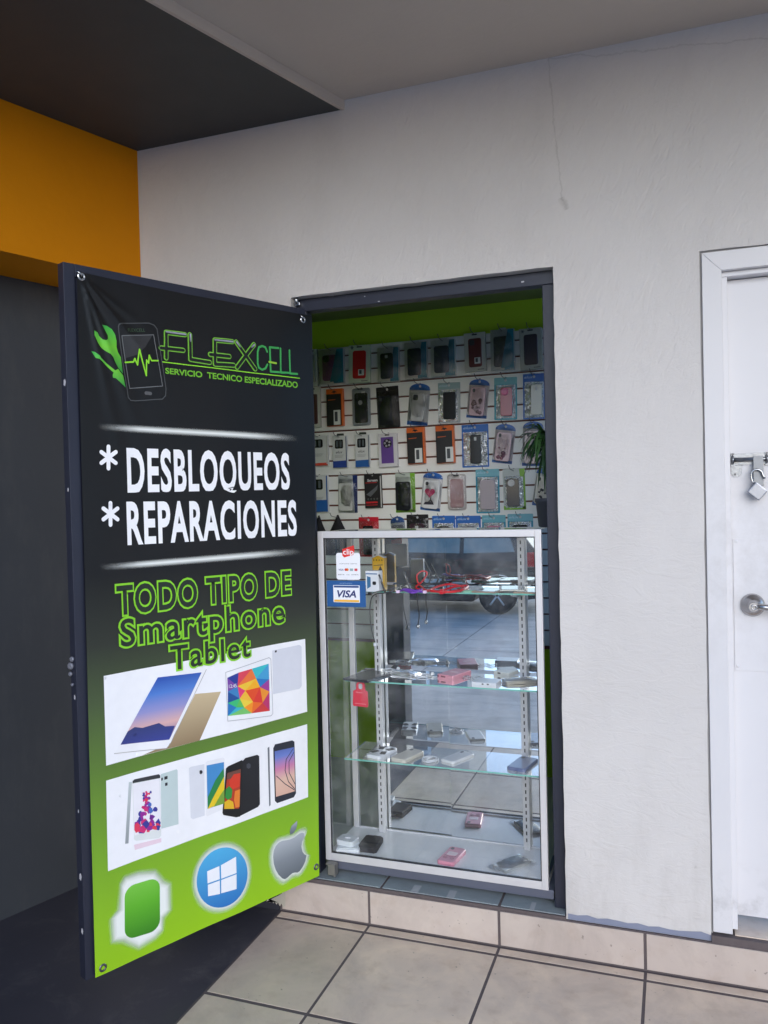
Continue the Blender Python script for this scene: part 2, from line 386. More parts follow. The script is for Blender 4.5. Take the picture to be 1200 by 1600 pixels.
def tiles(name, rects, axis, m, grout_box, parent=None, th=.006, gap=.0045, bev=.0010):
    """separate bevelled tiles bedded in a grout slab; rects (a0,a1,b0,b1); axis 'Z' lies flat, 'Y' stands"""
    bm = B(); bx(bm, *grout_box, mi=1); tone = []
    bm.faces.ensure_lookup_table(); tone += [0]*len(bm.faces)
    for q in rects:
        k0 = len(bm.faces); t = random.random()
        g2 = gap*1.5 if axis == 'Z' else gap; a0, a1, c0, c1 = q[0]+gap, q[1]-gap, q[2]+g2, q[3]-g2
        if axis == 'Z': bx(bm, a0, a1, c0, c1, q[4]-th, q[4], bev)
        else: bx(bm, a0, a1, q[4], q[4]+th, c0, c1, bev)
        tone += [t]*(len(bm.faces)-k0)
    o = obj(name, bm, [m, GROUT], parent)
    a = o.data.attributes.new('tone', 'FLOAT', 'FACE')
    for i, t in enumerate(tone[:len(o.data.polygons)]): a.data[i].value = t
    return o
GX = [-1.342, -1.006, -.557, -.108, .341, .790, 1.239, 1.688, 2.137, 2.586, 3.035]
GY = [-1.41, -.96, -.51, -.06, -.012]
fl = tiles('tile_floor', [(GX[i], GX[i+1], GY[j], GY[j+1], 0.) for i in range(len(GX)-1) for j in range(len(GY)-1)], 'Z', TILE, (-1.345, 3.04, -1.412, -.004, -.51, -.0010))
struct(fl)
stp = thing('step', 'low tiled step of warm beige riser tiles along the wall foot', 'step', (0, 0, 0))
tiles('riser', [(GX[i], GX[i+1], .001, .119, -.0115) for i in range(len(GX)-1)], 'Y', RISER, (-1.347, 3.04, -.0085, -.0006, -.01, .1185), stp)
b_ = B(); bx(b_, -2.15, -1.348, -.012, -.0006, -.01, .119); obj('painted_riser', b_, mat('dark_floor_paint', S(50, 50, 58), .4, 0, .12, 6), stp)
b_ = B(); pts = [(446,1393.5),(446,1416)] + [(446-1-i*2.6, 1416-i*1.0+(3.2 if i % 2 else -2.5)*random.uniform(.5,1)) for i in range(1, 11)] + [(416,1409)]
b_.faces.new([b_.verts.new(onY(x, y, -.0128)) for x, y in pts]); obj('bare_patch', b_, mat('dirty_pale_tile', S(178, 172, 160), .5, 0, .1), stp)
# grey-green sill tiles inside the opening, with grout joints and cement patches
SX = [-1.30, -1.006, -.70, -.42, -.343]
sill = tiles('sill', [(-1.245, -.965, -.006, .15, .130), (-.965, -.557, -.006, .15, .130), (-.557, -.343, -.006, .15, .130)], 'Z', SILL, (-1.244, -.344, -.0075, .15, .110, .1275), stp)
for (x0, x1) in ((-.86, -.835), (-.735, -.71), (-.46, -.445)): b_ = B(); bx(b_, x0, x1, -.002, .05, .1301, .1308); obj('cement_smear', b_, mat('pale_cement_smear', S(168, 172, 176), .7), stp)
# threshold below the white door
th = tiles('threshold', [(.141, .56, .004, .30, .1415), (.56, .98, .004, .30, .1415)], 'Z', TILE, (.0805, 1.019, -.008, .30, .11, .139), stp)
# painted dark floor, left of the tiles
m, n, b, o = mat_new('dark_painted_floor'); p = pos(n); f = noise(n, p, 2.5, 6)
n.links.new(mixc(n, f, S(54, 53, 60), S(70, 68, 76)) if False else mixc(n, mth(n, 'MULTIPLY', ramp(n, noise(n, p, 7, 8, .72, .6), [(.52, 0.), (.74, 1.)]), .4), mixc(n, f, S(52, 51, 57), S(68, 66, 74)), S(112, 108, 106)), b.inputs['Base Color']); n.links.new(mth(n, 'MULTIPLY_ADD', f, .25, .32), b.inputs['Roughness']); bump(n, b, noise(n, p, 25, 4), .15, .002)
DFLOOR = m
b_ = B(); bx(b_, -4.4, -1.3455, -1.412, -.0125, -.51, -.001); struct(obj('dark_floor', b_, DFLOOR))
# yard
m, n, b, o = mat_new('worn_concrete_yard'); p = pos(n)
c = mixc(n, noise(n, p, .7, 7, .62, .5), S(196, 188, 180), S(226, 218, 210))
c = mixc(n, mth(n, 'MULTIPLY', ramp(n, noise(n, scl(n, p, (.7, 2.0, 1)), 1.5, 8, .72, .8), [(.46, 0.), (.64, 1.)]), .5), c, S(142, 138, 134))
x, y, z = sep(n, p)
gx = mth(n, 'ABSOLUTE', mth(n, 'SUBTRACT', mth(n, 'FRACT', mth(n, 'DIVIDE', mth(n, 'ADD', x, 100.3), 3.2)), .5)); gy = mth(n, 'ABSOLUTE', mth(n, 'SUBTRACT', mth(n, 'FRACT', mth(n, 'DIVIDE', mth(n, 'ADD', y, 99.4), 1.7)), .5))
jn = mth(n, 'LESS_THAN', mth(n, 'MINIMUM', mth(n, 'MULTIPLY', gx, 3.2), mth(n, 'MULTIPLY', gy, 1.7)), .009)
c = mixc(n, mth(n, 'MULTIPLY', jn, .7), c, S(92, 92, 96))
n.links.new(c, b.inputs['Base Color']); b.inputs['Roughness'].default_value = .75; bump(n, b, noise(n, p, 22, 6), .4, .01); YARD = m
b_ = B(); vs4 = [b_.verts.new(q) for q in ((-600,-600,-.50),(600,-600,-.50),(600,600,-.50),(-600,600,-.50))]; b_.faces.new(vs4); struct(obj('ground', b_, YARD))

# =================================================================== SHOP ROOM
GREEN = mat('lime_green_wall_paint', S(190, 228, 44), .6, 0, .05, 3)
room = thing('shop_room', 'lime green walls and ceiling of the small shop behind the opening', 'room', (-1.2, .15, 0))
b_ = B(); bx(b_, -2.3, -.02, 1.262, 1.36, .0, 2.6); obj('back_wall', b_, GREEN, room)
b_ = B(); bx(b_, -2.3, -2.2, .1405, 1.2615, .0, 2.6); obj('left_wall', b_, GREEN, room)
b_ = B()  # right wall: unseen side opening added to let daylight onto the packs
for q in ((.1405, 1.2615, .0, .80), (.1405, .20, .801, 2.33), (1.22, 1.2615, .801, 2.33), (.1405, 1.2615, 2.331, 2.6)): bx(b_, -.12, -.02, *q)
obj('right_wall', b_, mat('white_bounce_paint', (.8, .8, .78), .6), room)  # unseen wall made white to bounce light into the room
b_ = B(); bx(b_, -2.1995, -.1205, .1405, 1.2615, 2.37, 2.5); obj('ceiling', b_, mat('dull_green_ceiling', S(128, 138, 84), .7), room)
b_ = B(); bx(b_, -2.1995, -.1205, .1505, 1.2615, .0, .12); obj('floor', b_, mat('shop_floor_tile', S(206, 202, 196), .5, 0, .06), room)  # unseen floor made pale to bounce light upwards

SLY = 1.226     # face of the slatwall
slat = thing('slatwall', 'white slatwall panel with brown grooves on the shop back wall', 'display panel', (-1.2, 1.26, .8))
b_ = B(); z = 1.575+.0755*8+.0042
while z > .72:
    top_ = min(z-.0042+.0755-.0042, 2.222); bx(b_, -2.19, -.13, SLY, 1.246, z, max(top_, z+.01), .0015); z -= .0755
obj('board', b_, mat('white_melamine', (.84, .85, .83), .38, 0, .04, 4), slat)
b_ = B(); bx(b_, -2.19, -.13, 1.2465, 1.2615, .73, 2.215); obj('groove_insert', b_, mat('red_brown_groove', S(120, 66, 52), .5), slat)

# =================================================================== STEEL FRAME AND OPEN DOOR
fr = thing('steel_door_frame', 'dark blue steel frame lining the shop opening', 'door frame', (-.8, .05, .13))
b_ = B(); bx(b_, -.3835, -.3445, .036, .082, .131, 2.118, .002); bx(b_, -1.2435, -1.205, .036, .082, .131, 2.118, .002)
obj('post', b_, NAVY, fr)
b_ = B(); bx(b_, -1.2435, -.3445, .036, .082, 2.119, 2.1615, .002); obj('header', b_, NAVY, fr)
b_ = B(); q = onY(463, 470, .02); tube(b_, [(q.x, .02, q.z-.012), (q.x, .02, q.z+.016)], .008); bx(b_, q.x-.012, q.x+.012, .02, .036, q.z-.016, q.z-.006, .001)
obj('hinge_pin', b_, STEEL, fr)
b_ = B(); q = onY(517, 1362, .0)
bx(b_, q.x-.012, q.x+.012, .002, .006, q.z-.014, q.z+.022, .001); bx(b_, q.x-.022, q.x+.013, .006, .03, q.z+.019, q.z+.024, .001); bx(b_, q.x+.008, q.x+.013, .006, .034, q.z-.02, q.z+.018, .001)
obj('floor_catch', b_, mat('tarnished_catch', S(128, 126, 122), .5, .5), fr)
b_ = B()
for (px_, py_, s1, s2) in ((519,462,3.4,.8),(517,455.5,3,.7),(575,451,1.5,1.2),(592,471,2,1.2),(817,440,2.5,1.2),(570,463,1.2,1)):
    q = onY(px_, py_, .0355); s = .0021
    b_.faces.new([b_.verts.new((q.x+dx*s1*s+random.uniform(-.001,.001), .0353, q.z+dz*s2*s+random.uniform(-.001,.001))) for dx, dz in ((-1,-.6),(-.2,-1),(1,-.7),(.8,.6),(.1,1),(-.9,.7))])
obj('paint_chip', b_, mat('bare_primer', S(190, 190, 196), .6), fr)

DA = Vector((-1.188, -.008, 0)); DB = Vector((-1.536, -.786, 0))
DU = (DA-DB).normalized(); DN = Vector((-DU.y, DU.x, 0))
if DN.y > 0: DN = -DN
DL = (DA-DB).length
def dr(s, z, h=0.): q = DB + DU*s + DN*h; return Vector((q.x, q.y, z))
def dpx(x, y, h=0.): return onP(x, y, dr(0, 0, h), DN)
def dsz(x, y): q = dpx(x, y); return ((q-DB).dot(DU), q.z)
def dbox(bm, s0, s1, z0, z1, h0, h1, bev=.0015):
    k = len(bm.verts); old = set(bm.verts); bx(bm, s0, s1, h0, h1, z0, z1, bev)
    for v in bm.verts:
        if v not in old: v.co = dr(v.co.x, v.co.z, v.co.y)
DZ0, DZ1 = .158, 2.115
door = thing('steel_door', 'dark blue steel door swung open towards the street carrying a banner', 'door', (DA.x, DA.y, DZ0))
b_ = B(); dbox(b_, .0, .032, DZ0, DZ1, -.034, -.001); dbox(b_, DL-.032, DL, DZ0, DZ1, -.034, -.001)
dbox(b_, .0325, DL-.0325, DZ0, DZ0+.035, -.034, -.001); dbox(b_, .0325, DL-.0325, DZ1-.035, DZ1, -.034, -.001)
obj('frame_tube', b_, NAVY, door)
b_ = B(); dbox(b_, .0325, DL-.0325, DZ0+.0355, DZ1-.0355, -.03, -.006, 0); obj('sheet', b_, NAVY, door)
b_ = B(); s0, z0 = 0, 1.02
for k, (ds, dz, s_r) in enumerate(((-.004,.0,.011),(.006,.02,.008),(-.006,-.022,.007),(.004,-.05,.005))): lathe(b_, [(s_r*.6, -.002), (s_r, .001), (s_r*.7, .006), (.001, .008)], dr(0, z0+dz, -.018)+Vector((-.004,-.004,0))+DN*ds, 'Y', 9)
obj('weld_blob', b_, mat('chipped_weld', S(120, 122, 132), .5, .4, .3, 200), door)
b_ = B()
for zz in (1.82, 1.5, .62, .44, .27, .95):
    zc = zz+random.uniform(-.03,.03); s = random.uniform(.003,.006)
    b_.faces.new([b_.verts.new(dr(-.0006, zc+dz*s*1.8, -.012+dh*s*1.2)) for dh, dz in ((-1,-.6),(.3,-1),(1,.1),(.4,1),(-.7,.7))])
obj('paint_chip', b_, mat('bare_primer', S(150, 150, 158), .6), door)

# =================================================================== BANNER
def wr(s, z):
    """real folds: pulled from the upper left eyelet, soft waves elsewhere"""
    ex, ez = dsz(125, 433); dx, dz = s-ex, ez-z; r = math.hypot(dx, dz)+1e-6; a = math.atan2(dz, max(dx, -.05))
    f = 0.
    for a0, wd_, ln_, am in ((.80, .07, .22, .0085), (1.02, .055, .17, -.0055), (1.20, .06, .36, .0080), (.55, .07, .15, .0045), (1.36, .05, .50, .0050)):
        f += am*math.exp(-((a-a0)/wd_)**2)*min(1, r/.04)*math.exp(-(r/ln_)**2)
    f += .0016*math.sin(s*13+z*1.3+.4)*min(1, max(0, (2.1-z)/.25)) + .0010*math.sin(z*7+s*4) + .0010*math.sin(s*27+.8*math.sin(z*4))
    return f
def on_banner(x, y, layer): 
    s, z = dsz(x, y); return dr(s, z, .006+layer*.0006)
def fold(bm, lmax=.016):
    """cut the print fine enough to follow the vinyl's folds, then bend it with them"""
    bm.normal_update(); bmesh.ops.triangulate(bm, faces=bm.faces)
    ex, ez = dsz(125, 433)
    for _ in range(7):
        es = []
        for e in bm.edges:
            m_ = (e.verts[0].co+e.verts[1].co)/2; near = math.hypot((m_-DB).dot(DU)-ex, m_.z-ez) < .30
            if e.calc_length() > (.007 if near else lmax): es.append(e)
        if not es: break
        bm.normal_update()
        bmesh.ops.subdivide_edges(bm, edges=es, cuts=1); bmesh.ops.triangulate(bm, faces=[f for f in bm.faces if len(f.verts) > 3])
    for v in bm.verts: v.co = v.co + DN*wr((v.co-DB).dot(DU), v.co.z)
def bobj(name, bm, m): fold(bm); o = obj(name, bm, m, ban, smooth=True); return o
ban = thing('banner', 'vinyl phone repair banner, black fading to lime green, hung on the open steel door', 'banner', tuple(dr(DL/2, DZ0, .004)))
tl, tr_, br, bl = dsz(118, 425), dsz(486, 493.5), dsz(498, 1368), dsz(146.5, 1526)
zt0, zb0 = tl[1], bl[1]
m, n, b, o = mat_new('printed_banner_vinyl'); z = sep(n, pos(n))[2]
zs_ = [(155,1526,(150,200,28)),(155,1440,(140,190,36)),(150,1340,(120,168,44)),(148,1200,(92,124,52)),(146,1100,(72,88,56)),(144,1010,(46,50,42)),(142,900,(16,16,18)),(130,460,(15,15,17))]
st = [((dsz(x, y)[1]-zb0)/(zt0-zb0), S(*c)) for x, y, c in zs_]; st[0] = (0., st[0][1])
n.links.new(ramp(n, mth(n, 'DIVIDE', mth(n, 'SUBTRACT', z, zb0), zt0-zb0), st), b.inputs['Base Color'])
b.inputs['Roughness'].default_value = .40; b.inputs['Specular IOR Level'].default_value = .4; bump(n, b, noise(n, pos(n), 400, 2), .1, .0005); VINYL = m
b_ = B(); NS, NZ = 130, 250; G = []
for j in range(NZ+1):
    v = j/NZ; row = []
    for i in range(NS+1):
        u = i/NS; a0 = (tl[0]+(tr_[0]-tl[0])*u, tl[1]+(tr_[1]-tl[1])*u); a1 = (bl[0]+(br[0]-bl[0])*u, bl[1]+(br[1]-bl[1])*u)
        s, z = a0[0]+(a1[0]-a0[0])*v, a0[1]+(a1[1]-a0[1])*v
        if v == 0: z -= .006*math.sin(u*math.pi)
        row.append(b_.verts.new(dr(s, z, .006+wr(s, z))))
    G.append(row)
for j in range(NZ):
    for i in range(NS): b_.faces.new((G[j][i], G[j+1][i], G[j+1][i+1], G[j][i+1])).smooth = True
obj('vinyl_sheet', b_, VINYL, ban)
for (x, y) in ((125,433),(472,500),(158,1510),(493,1354)):
    q = on_banner(x, y, 2)+DN*wr(*dsz(x, y)); b_ = B(); A = []
    for r_, h_ in ((.0055,.0),(.0065,.002),(.0095,.0022),(.0115,.0)): A.append([b_.verts.new(q + DU*r_*math.cos(k*math.pi/9) + Vector((0,0,1))*r_*math.sin(k*math.pi/9) + DN*h_) for k in range(18)])
    for P, Q in zip(A, A[1:]):
        for k in range(18): b_.faces.new((P[k], P[(k+1) % 18], Q[(k+1) % 18], Q[k])).smooth = True
    if y < 600: tube(b_, [q+DN*.004, q+DN*.006-DU*.006+Vector((0,0,.006)), q+DN*.002-DU*.014+Vector((0,0,.012))], .0025, 6)
    obj('eyelet', b_, STEEL if y < 600 else DARKSTEEL, ban)
def poly(bm, pts, layer, f=None, mi=0):
    if f: pts = [f(*p) for p in pts]
    bm.faces.new([bm.verts.new(on_banner(x, y, layer)) for x, y in pts]).material_index = mi
def art(name, polys, m, layer, f=None):
    bm = B()
    for k, p in enumerate(polys): poly(bm, p, layer + k*.01, f)
    return bobj(name, bm, m)
z1 = lambda x, y: (80+x*.36667, 400+y*.36667)
z2 = lambda x, y: (100+x*.35, 800+y*.35)
z3 = lambda x, y: (100+x*.35, 1140+y*.35)
zl = lambda x, y: (240+x/5, 500+y/5)
zp = lambda x, y: (150+x/7.5, 480+y/7.5)
def stroke(bm, pts, wd, layer, f=None, cap=True, w1=None):
    """flat round-ended pen stroke (width in pixels of the photo at that place)"""
    if f: pts = [f(*p) for p in pts]
    P = [on_banner(x, y, 0) for x, y in pts]; zax = Vector((0,0,1))
    k = (on_banner(pts[0][0]+1, pts[0][1], 0)-on_banner(*pts[0], 0)).length
    kz = abs(on_banner(pts[0][0], pts[0][1]+1, 0).z-on_banner(*pts[0], 0).z); r = wd/2*kz
    for i, (p, q) in enumerate(zip(P, P[1:])):
        d = q-p; ds, dz = d.dot(DU), d.z; a = math.atan2(dz, ds); ring = []
        for (c0, a0) in ((p, a+math.pi/2), (q, a-math.pi/2)):
            for t in range(7): 
                g = a0+math.pi*t/6; ring.append(bm.verts.new(c0 + DU*r*math.cos(g) + zax*r*math.sin(g) + DN*(layer*.0006+i*.00003)))
        bm.faces.new(ring)
def strokes(name, lines, wd, m, layer, f=None):
    bm = B()
    for k, L in enumerate(lines): stroke(bm, L, wd, layer+k*.2, f)
    return bobj(name, bm, m)
def bword(name, body, tl_, bl_, tr2, br2, layers, f=None, **k):
    q = [dsz(*(f(*p) if f else p)) for p in (tl_, bl_, tr2, br2)]
    s0, s1 = (q[0][0]+q[1][0])/2, (q[2][0]+q[3][0])/2
    za, zb, zc, zd = q[0][1], q[1][1], q[2][1], q[3][1]
    first = None
    for (m, off, ly) in layers:
        bm = B()
        def fm(u, v):
            s = s0+(s1-s0)*u; z = (zb+(zd-zb)*u)*(1-v) + (za+(zc-za)*u)*v
            return dr(s, z, .006+ly*.0006)
        lettering(bm, body, fm, off=off, **k); bobj(name, bm, m)
PW = pc((246, 246, 250), .5); PK = pc((24, 26, 24), .5); LG = pc((138, 214, 44), .5); LG2 = pc((118, 186, 60), .5)
bword('headline', 'DESBLOQUEOS', (196,699), (198,769), (450,708), (450,764), [(PW, 0, 2)], bold=.031, space=1.12, desc=.30)
bword('headline', 'REPARACIONES', (196,783), (198,851), (461,781), (461,836), [(PW, 0, 2)], bold=.031, space=1.12, desc=.30)
for (cx, cy_) in ((168, 715), (171, 803)):
    strokes('asterisk', [[(cx+13*math.cos(a), cy_-17*math.sin(a)), (cx-13*math.cos(a), cy_+17*math.sin(a))] for a in (math.pi/2, math.pi/6, -math.pi/6)], 6.5, PW, 2)
DKG = pc((30, 42, 30), .5)
bword('outlined_lettering', 'TODO TIPO DE', (178,915), (182,960), (452,891), (453,927), [(LG, .052, 2), (DKG, 0, 4)], bold=.022, space=1.1)
bword('outlined_lettering', 'Smartphone', z2(245,478), z2(245,600), z2(978,388), z2(978,490), [(LG, .055, 3), (DKG, 0, 5)], bold=.012, space=1.12)
bword('outlined_lettering', 'Tablet', z2(465,598), z2(467,705), z2(820,548), z2(822,640), [(LG, .055, 6), (DKG, 0, 8)], bold=.012, space=1.12)
def inkquad(name, pts, m, layer, rings):
    """halo mesh: outline pts grown outward, ink 1 inside to 0 at the rim"""
    bm = B(); P = [on_banner(x, y, layer) for x, y in pts]; c0 = sum(P, Vector())/len(P); V = []; ink = []
    bend = lambda q: q + DN*wr((q-DB).dot(DU), q.z)
    for g, v in rings:
        V.append([bm.verts.new(bend(p + (p-c0).normalized()*g)) for p in P]); ink += [v]*len(P)
    cv = bm.verts.new(bend(c0)); ink.append(1.)
    for fr_ in (.8, .6, .4, .2):
        V.insert(0, [bm.verts.new(bend(c0 + (p + (p-c0).normalized()*rings[0][0] - c0)*fr_)) for p in P]); ink += [1.]*len(P)
    for A, B_ in zip(V, V[1:]):
        for k in range(len(P)): bm.faces.new((A[k], A[(k+1) % len(P)], B_[(k+1) % len(P)], B_[k]))
    for k in range(len(P)): bm.faces.new((V[0][k], V[0][(k+1) % len(P)], cv))
    o = obj(name, bm, m, ban); a = o.data.attributes.new('ink', 'FLOAT', 'POINT')
    for i, v in enumerate(ink): a.data[i].value = v
GLW = glow('white_halo_ink', (.85, .88, .85)); GLN = glow('green_halo_ink', S(110, 170, 50), power=2.)
def inkline(p0, p1, half):
    bm = B(); ink = []; rows = []; K = 24
    for i in range(K+1):
        t = i/K; x, y = p0[0]+(p1[0]-p0[0])*t, p0[1]+(p1[1]-p0[1])*t; e = min(1, 4.5*t, 4.5*(1-t)); row = []
        for dy, v in ((-half, 0), (-half*.35, .75), (0, 1), (half*.35, .75), (half, 0)): row.append(bm.verts.new(on_banner(x, y+dy, 2)+DN*wr(*dsz(x, y+dy)))); ink.append(v*e)
        rows.append(row)
    for A, B_ in zip(rows, rows[1:]):
        for k in range(4): bm.faces.new((A[k], A[k+1], B_[k+1], B_[k]))
    o = obj('light_streak', bm, GLW, ban); a = o.data.attributes.new('ink', 'FLOAT', 'POINT')
    for i, v in enumerate(ink): a.data[i].value = v
inkline((150,667), (464,685), 6.5); inkline((153,887), (470,861), 6.5)
# logo: spanner, screwdriver, phone with pulse line, word mark
GG = grad('spanner_green', [(0, (40, 140, 60)), (.55, (110, 196, 50)), (1, (60, 176, 70))])
art('spanner', [[(52,212),(120,222),(175,260),(215,325),(232,400),(230,470),(245,530),(280,590),(290,680),(300,780),(265,745),(235,705),(205,650),(180,590),(150,555),(95,520),(45,480),(5,430),(-20,380),(-42,330),(-45,280),(0,300),(20,345),(60,385),(95,395),(120,375),(122,335),(95,290)]], GG, 2, zp)
art('screwdriver', [[(-70,520),(-30,530),(25,575),(40,600),(205,745),(240,728),(268,765),(300,800),(330,945),(215,835),(185,830),(180,800),(190,770),(20,610),(-20,600)]], GG, 2.3, zp)
strokes('phone_outline', [[(250,205),(290,195),(600,192),(660,215),(695,260)],[(695,260),(800,960),(795,1040),(760,1080)],[(760,1080),(450,1100),(390,1095),(360,1060)],[(360,1060),(245,230),(250,205)]], 1.6, pc((70, 72, 74)), 2, zp)
strokes('screen_outline', [[(290,338),(655,330),(760,928),(380,955),(290,338)]], 1.4, pc((104, 106, 108)), 2, zp)
art('screen_sheen', [[(300,345),(640,340),(560,470),(470,560),(335,600)]], pc((46, 46, 48)), 1.5, zp)
strokes('pulse_line', [[(330,650),(425,645),(440,605),(470,680),(488,500),(572,805),(572,625),(595,660),(600,570),(628,632),(705,632)]], 2.4, LG, 3, zp)
bm = B(); stroke(bm, [(570,1010),(620,1015)], 5.5, 3, zp); bobj('home_button', bm, pc((84, 84, 86)))
bword('handset_lettering', 'FLEXCELL', (197,514), (197,519), (224,514), (224,519), [(pc((60, 84, 60)), 0, 3)])
FX = [[(85,300),(85,100),(235,118)],[(45,222),(220,240)],[(272,118),(275,310),(425,335)],[(465,348),(465,160),(605,172)],[(428,272),(580,288)],[(465,348),(615,356)],[(635,175),(785,385)],[(775,195),(640,372)]]
strokes('word_mark_outline', FX, 8.2, LG2, 2, zl); strokes('word_mark', FX, 4.6, pc((16, 18, 16)), 5, zl)
for L_ in [[(82,98),(235,118)],[(272,118),(274,170)],[(462,160),(605,174)],[(635,175),(662,212)],[(755,215),(775,197)]]: strokes('word_mark_shine', [L_], 2.8, grad('shine_silver', [(0, (90, 92, 98)), (1, (176, 180, 196))]), 8, zl)
CG = pc((60, 160, 80), .5)
strokes('word_mark_end', [[(878,250),(865,215),(840,205),(815,215),(805,250),(805,340),(815,375),(840,390),(865,380),(880,350)],[(965,222),(898,215),(905,405),(970,410)],[(980,225),(982,412),(1045,415)],[(1050,240),(1055,420),(1112,424)]], 3.2, CG, 2, zl)
strokes('word_mark_bar', [[(892,330),(945,340)]], 3, pc((150, 196, 50)), 4, zl)
strokes('underline', [[(52,330),(1130,457)]], 1.7, LG, 2, zl)
bword('tagline', 'SERVICIO  TECNICO ESPECIALIZADO', (255.5,575), (255.5,584), (463,597), (463,606.5), [(pc((110, 180, 45), .5), 0, 2)], bold=.03)
# white picture panels
art('picture_panel', [[(159.5,1055.5),(475,998),(478,1111.5),(163.7,1195.5)]], PW, 1.2)
art('picture_panel', [[(163.7,1218.8),(478,1131),(480,1245),(166.5,1360)]], PW, 1.2)
LGY = pc((206, 208, 216)); DGY = pc((40, 42, 50))
art('gold_tablet', [[(565,812),(693,800),(600,1018),(345,1085),(470,1030)]], grad('gold_print', [(0, (150, 128, 98)), (1, (206, 186, 150))]), 2, z2)
art('tablet_body', [[(405,733),(640,697),(630,712),(455,1052),(218,1076),(240,1040)]], pc((244, 244, 248)), 2.6, z2)
strokes('tablet_edge', [[(218,1076),(452,1053),(470,1030),(628,702)]], 1, pc((172, 168, 168)), 3, z2)
art('tablet_screen', [[(413,737),(607,714),(464,1014),(246,1037)]], grad('dusk_screen', [(0, (90, 92, 170)), (.28, (222, 178, 176)), (.5, (150, 150, 204)), (.75, (80, 128, 208)), (1, (40, 78, 170))]), 3.4, z2)
art('screen_hills', [[(246,1036),(278,978),(310,958),(345,962),(385,950),(418,940),(445,955),(488,952),(464,1013)]], grad('navy_hills', [(0, (58, 68, 150)), (1, (52, 62, 112))]), 4.2, z2)
art('white_tablet', [[(925,618),(1045,592),(1055,600),(1055,775),(1045,788),(928,812)]], pc((218, 220, 230)), 2, z2)
art('camera_dot', [[(937,618),(945,616),(945,625),(937,627)]], DGY, 3, z2)
art('tablet_body', [[(713,716),(722,706),(905,650),(918,656),(926,895),(918,908),(730,931),(718,924)]], pc((246, 246, 250)), 3, z2)
strokes('tablet_edge', [[(713,714),(910,649),(918,656),(926,898),(918,908),(722,931),(713,714)]], 1, pc((176, 176, 184)), 3.7, z2)
tri = [((720,738),(770,715),(765,775),(40,60,150)),((720,738),(765,775),(722,800),(120,70,160)),((770,715),(830,698),(765,775),(225,70,90)),((830,698),(908,676),(850,742),(60,190,200)),((830,698),(850,742),(765,775),(240,120,60)),((908,676),(910,745),(850,742),(70,160,210)),
       ((765,775),(850,742),(800,795),(245,200,60)),((722,800),(765,775),(775,830),(60,130,190)),((765,775),(800,795),(775,830),(230,60,120)),((850,742),(910,745),(868,780),(40,120,190)),((800,795),(850,742),(868,780),(250,180,40)),((868,780),(910,745),(911,800),(160,60,150)),((800,795),(868,780),(835,845),(232,80,40)),((868,780),(911,800),(880,850),(240,150,50)),((835,845),(868,780),(880,850),(226,60,50)),
       ((722,800),(775,830),(722,850),(30,80,150)),((775,830),(800,795),(835,845),(245,190,60)),((722,850),(775,830),(760,870),(60,190,120)),((775,830),(835,845),(795,870),(240,210,70)),((722,850),(760,870),(722,908),(40,120,190)),((760,870),(775,830),(795,870),(90,190,90)),((760,870),(795,870),(722,908),(60,180,200)),((795,870),(835,845),(830,896),(250,150,40)),((795,870),(830,896),(722,908),(120,200,110)),((835,845),(880,850),(830,896),(240,110,40)),((880,850),(911,800),(912,886),(190,50,110)),((880,850),(912,886),(830,896),(210,60,60))]
for a, b2, c2, cc_ in tri: pass
bm = B(); ms = []
for i, (a, b2, c2, cc_) in enumerate(tri): poly(bm, [a, b2, c2], 4, z2, i); ms.append(pc(cc_, .4))
bobj('tablet_screen', bm, ms)
bword('screen_clock', '12:45', z2(726,768), z2(726,783), z2(760,764), z2(760,780), [(PW, 0, 6)])
art('phone_side', [[(285,233),(299,231),(283,505),(268,507)]], grad('silver_side', [(0, (150, 156, 160)), (1, (196, 204, 206))]), 2, z3)
art('phone_back', [[(428,197),(497,175),(502,180),(507,420),(430,440)]], pc((196, 212, 212)), 2, z3)
art('phone_body', [[(300,225),(310,220),(418,197),(424,202),(429,470),(420,482),(318,494),(308,488)]], pc((226, 230, 230)), 2.6, z3)
art('phone_top', [[(301,238),(302,228),(310,220),(418,197),(424,202),(425,214)]], pc((52, 54, 58)), 3.2, z3)
art('phone_screen', [[(303,241),(421,216),(428,440),(310,470)]], pc((240, 238, 244)), 3.4, z3)
rnd = random.Random(5); bl_ = []
cols = [(196,30,110),(214,50,120),(150,40,150),(60,60,150),(226,60,90),(110,40,140),(70,110,190),(200,30,60)]
bm = B()
for i in range(70):
    t = rnd.random(); cx = 312+ (108)*(.5+(rnd.random()-.5)*(1.0 if t > .75 else (.75 if t > .45 else .3))); cyy = 285+175*t - (cx-312)*.12; rad = 6+15*rnd.random()*t
    poly(bm, [(min(426, max(309, cx+rad*math.cos(a)*rnd.uniform(.5,1.25))), min(444+22*(1-(cx-310)/118), cyy+rad*1.1*math.sin(a)*rnd.uniform(.5,1.25))) for a in [k*math.pi/4 for k in range(8)]], 4+i*.03, z3, min(7, (0 if cx < 370 else 2)+rnd.randrange(5)))
bobj('screen_splash', bm, [pc(c, .4) for c in cols])
art('lens', [[(443,208),(457,204),(457,218),(443,222)],[(446,236),(457,233),(457,247),(446,250)],[(429,214),(436,212),(436,224),(429,226)]], DGY, 3, z3)
art('phone_reflection', [[(308,512),(430,482),(430,500),(312,535)]], pc((236, 212, 224)), 1.7, z3)
art('phone_back', [[(553,170),(562,164),(622,152),(624,382),(572,398),(562,392)]], pc((222, 224, 232)), 2, z3)
art('lens', [[(600,182),(607,178),(613,183),(613,192),(606,198),(600,194)]], DGY, 3, z3)
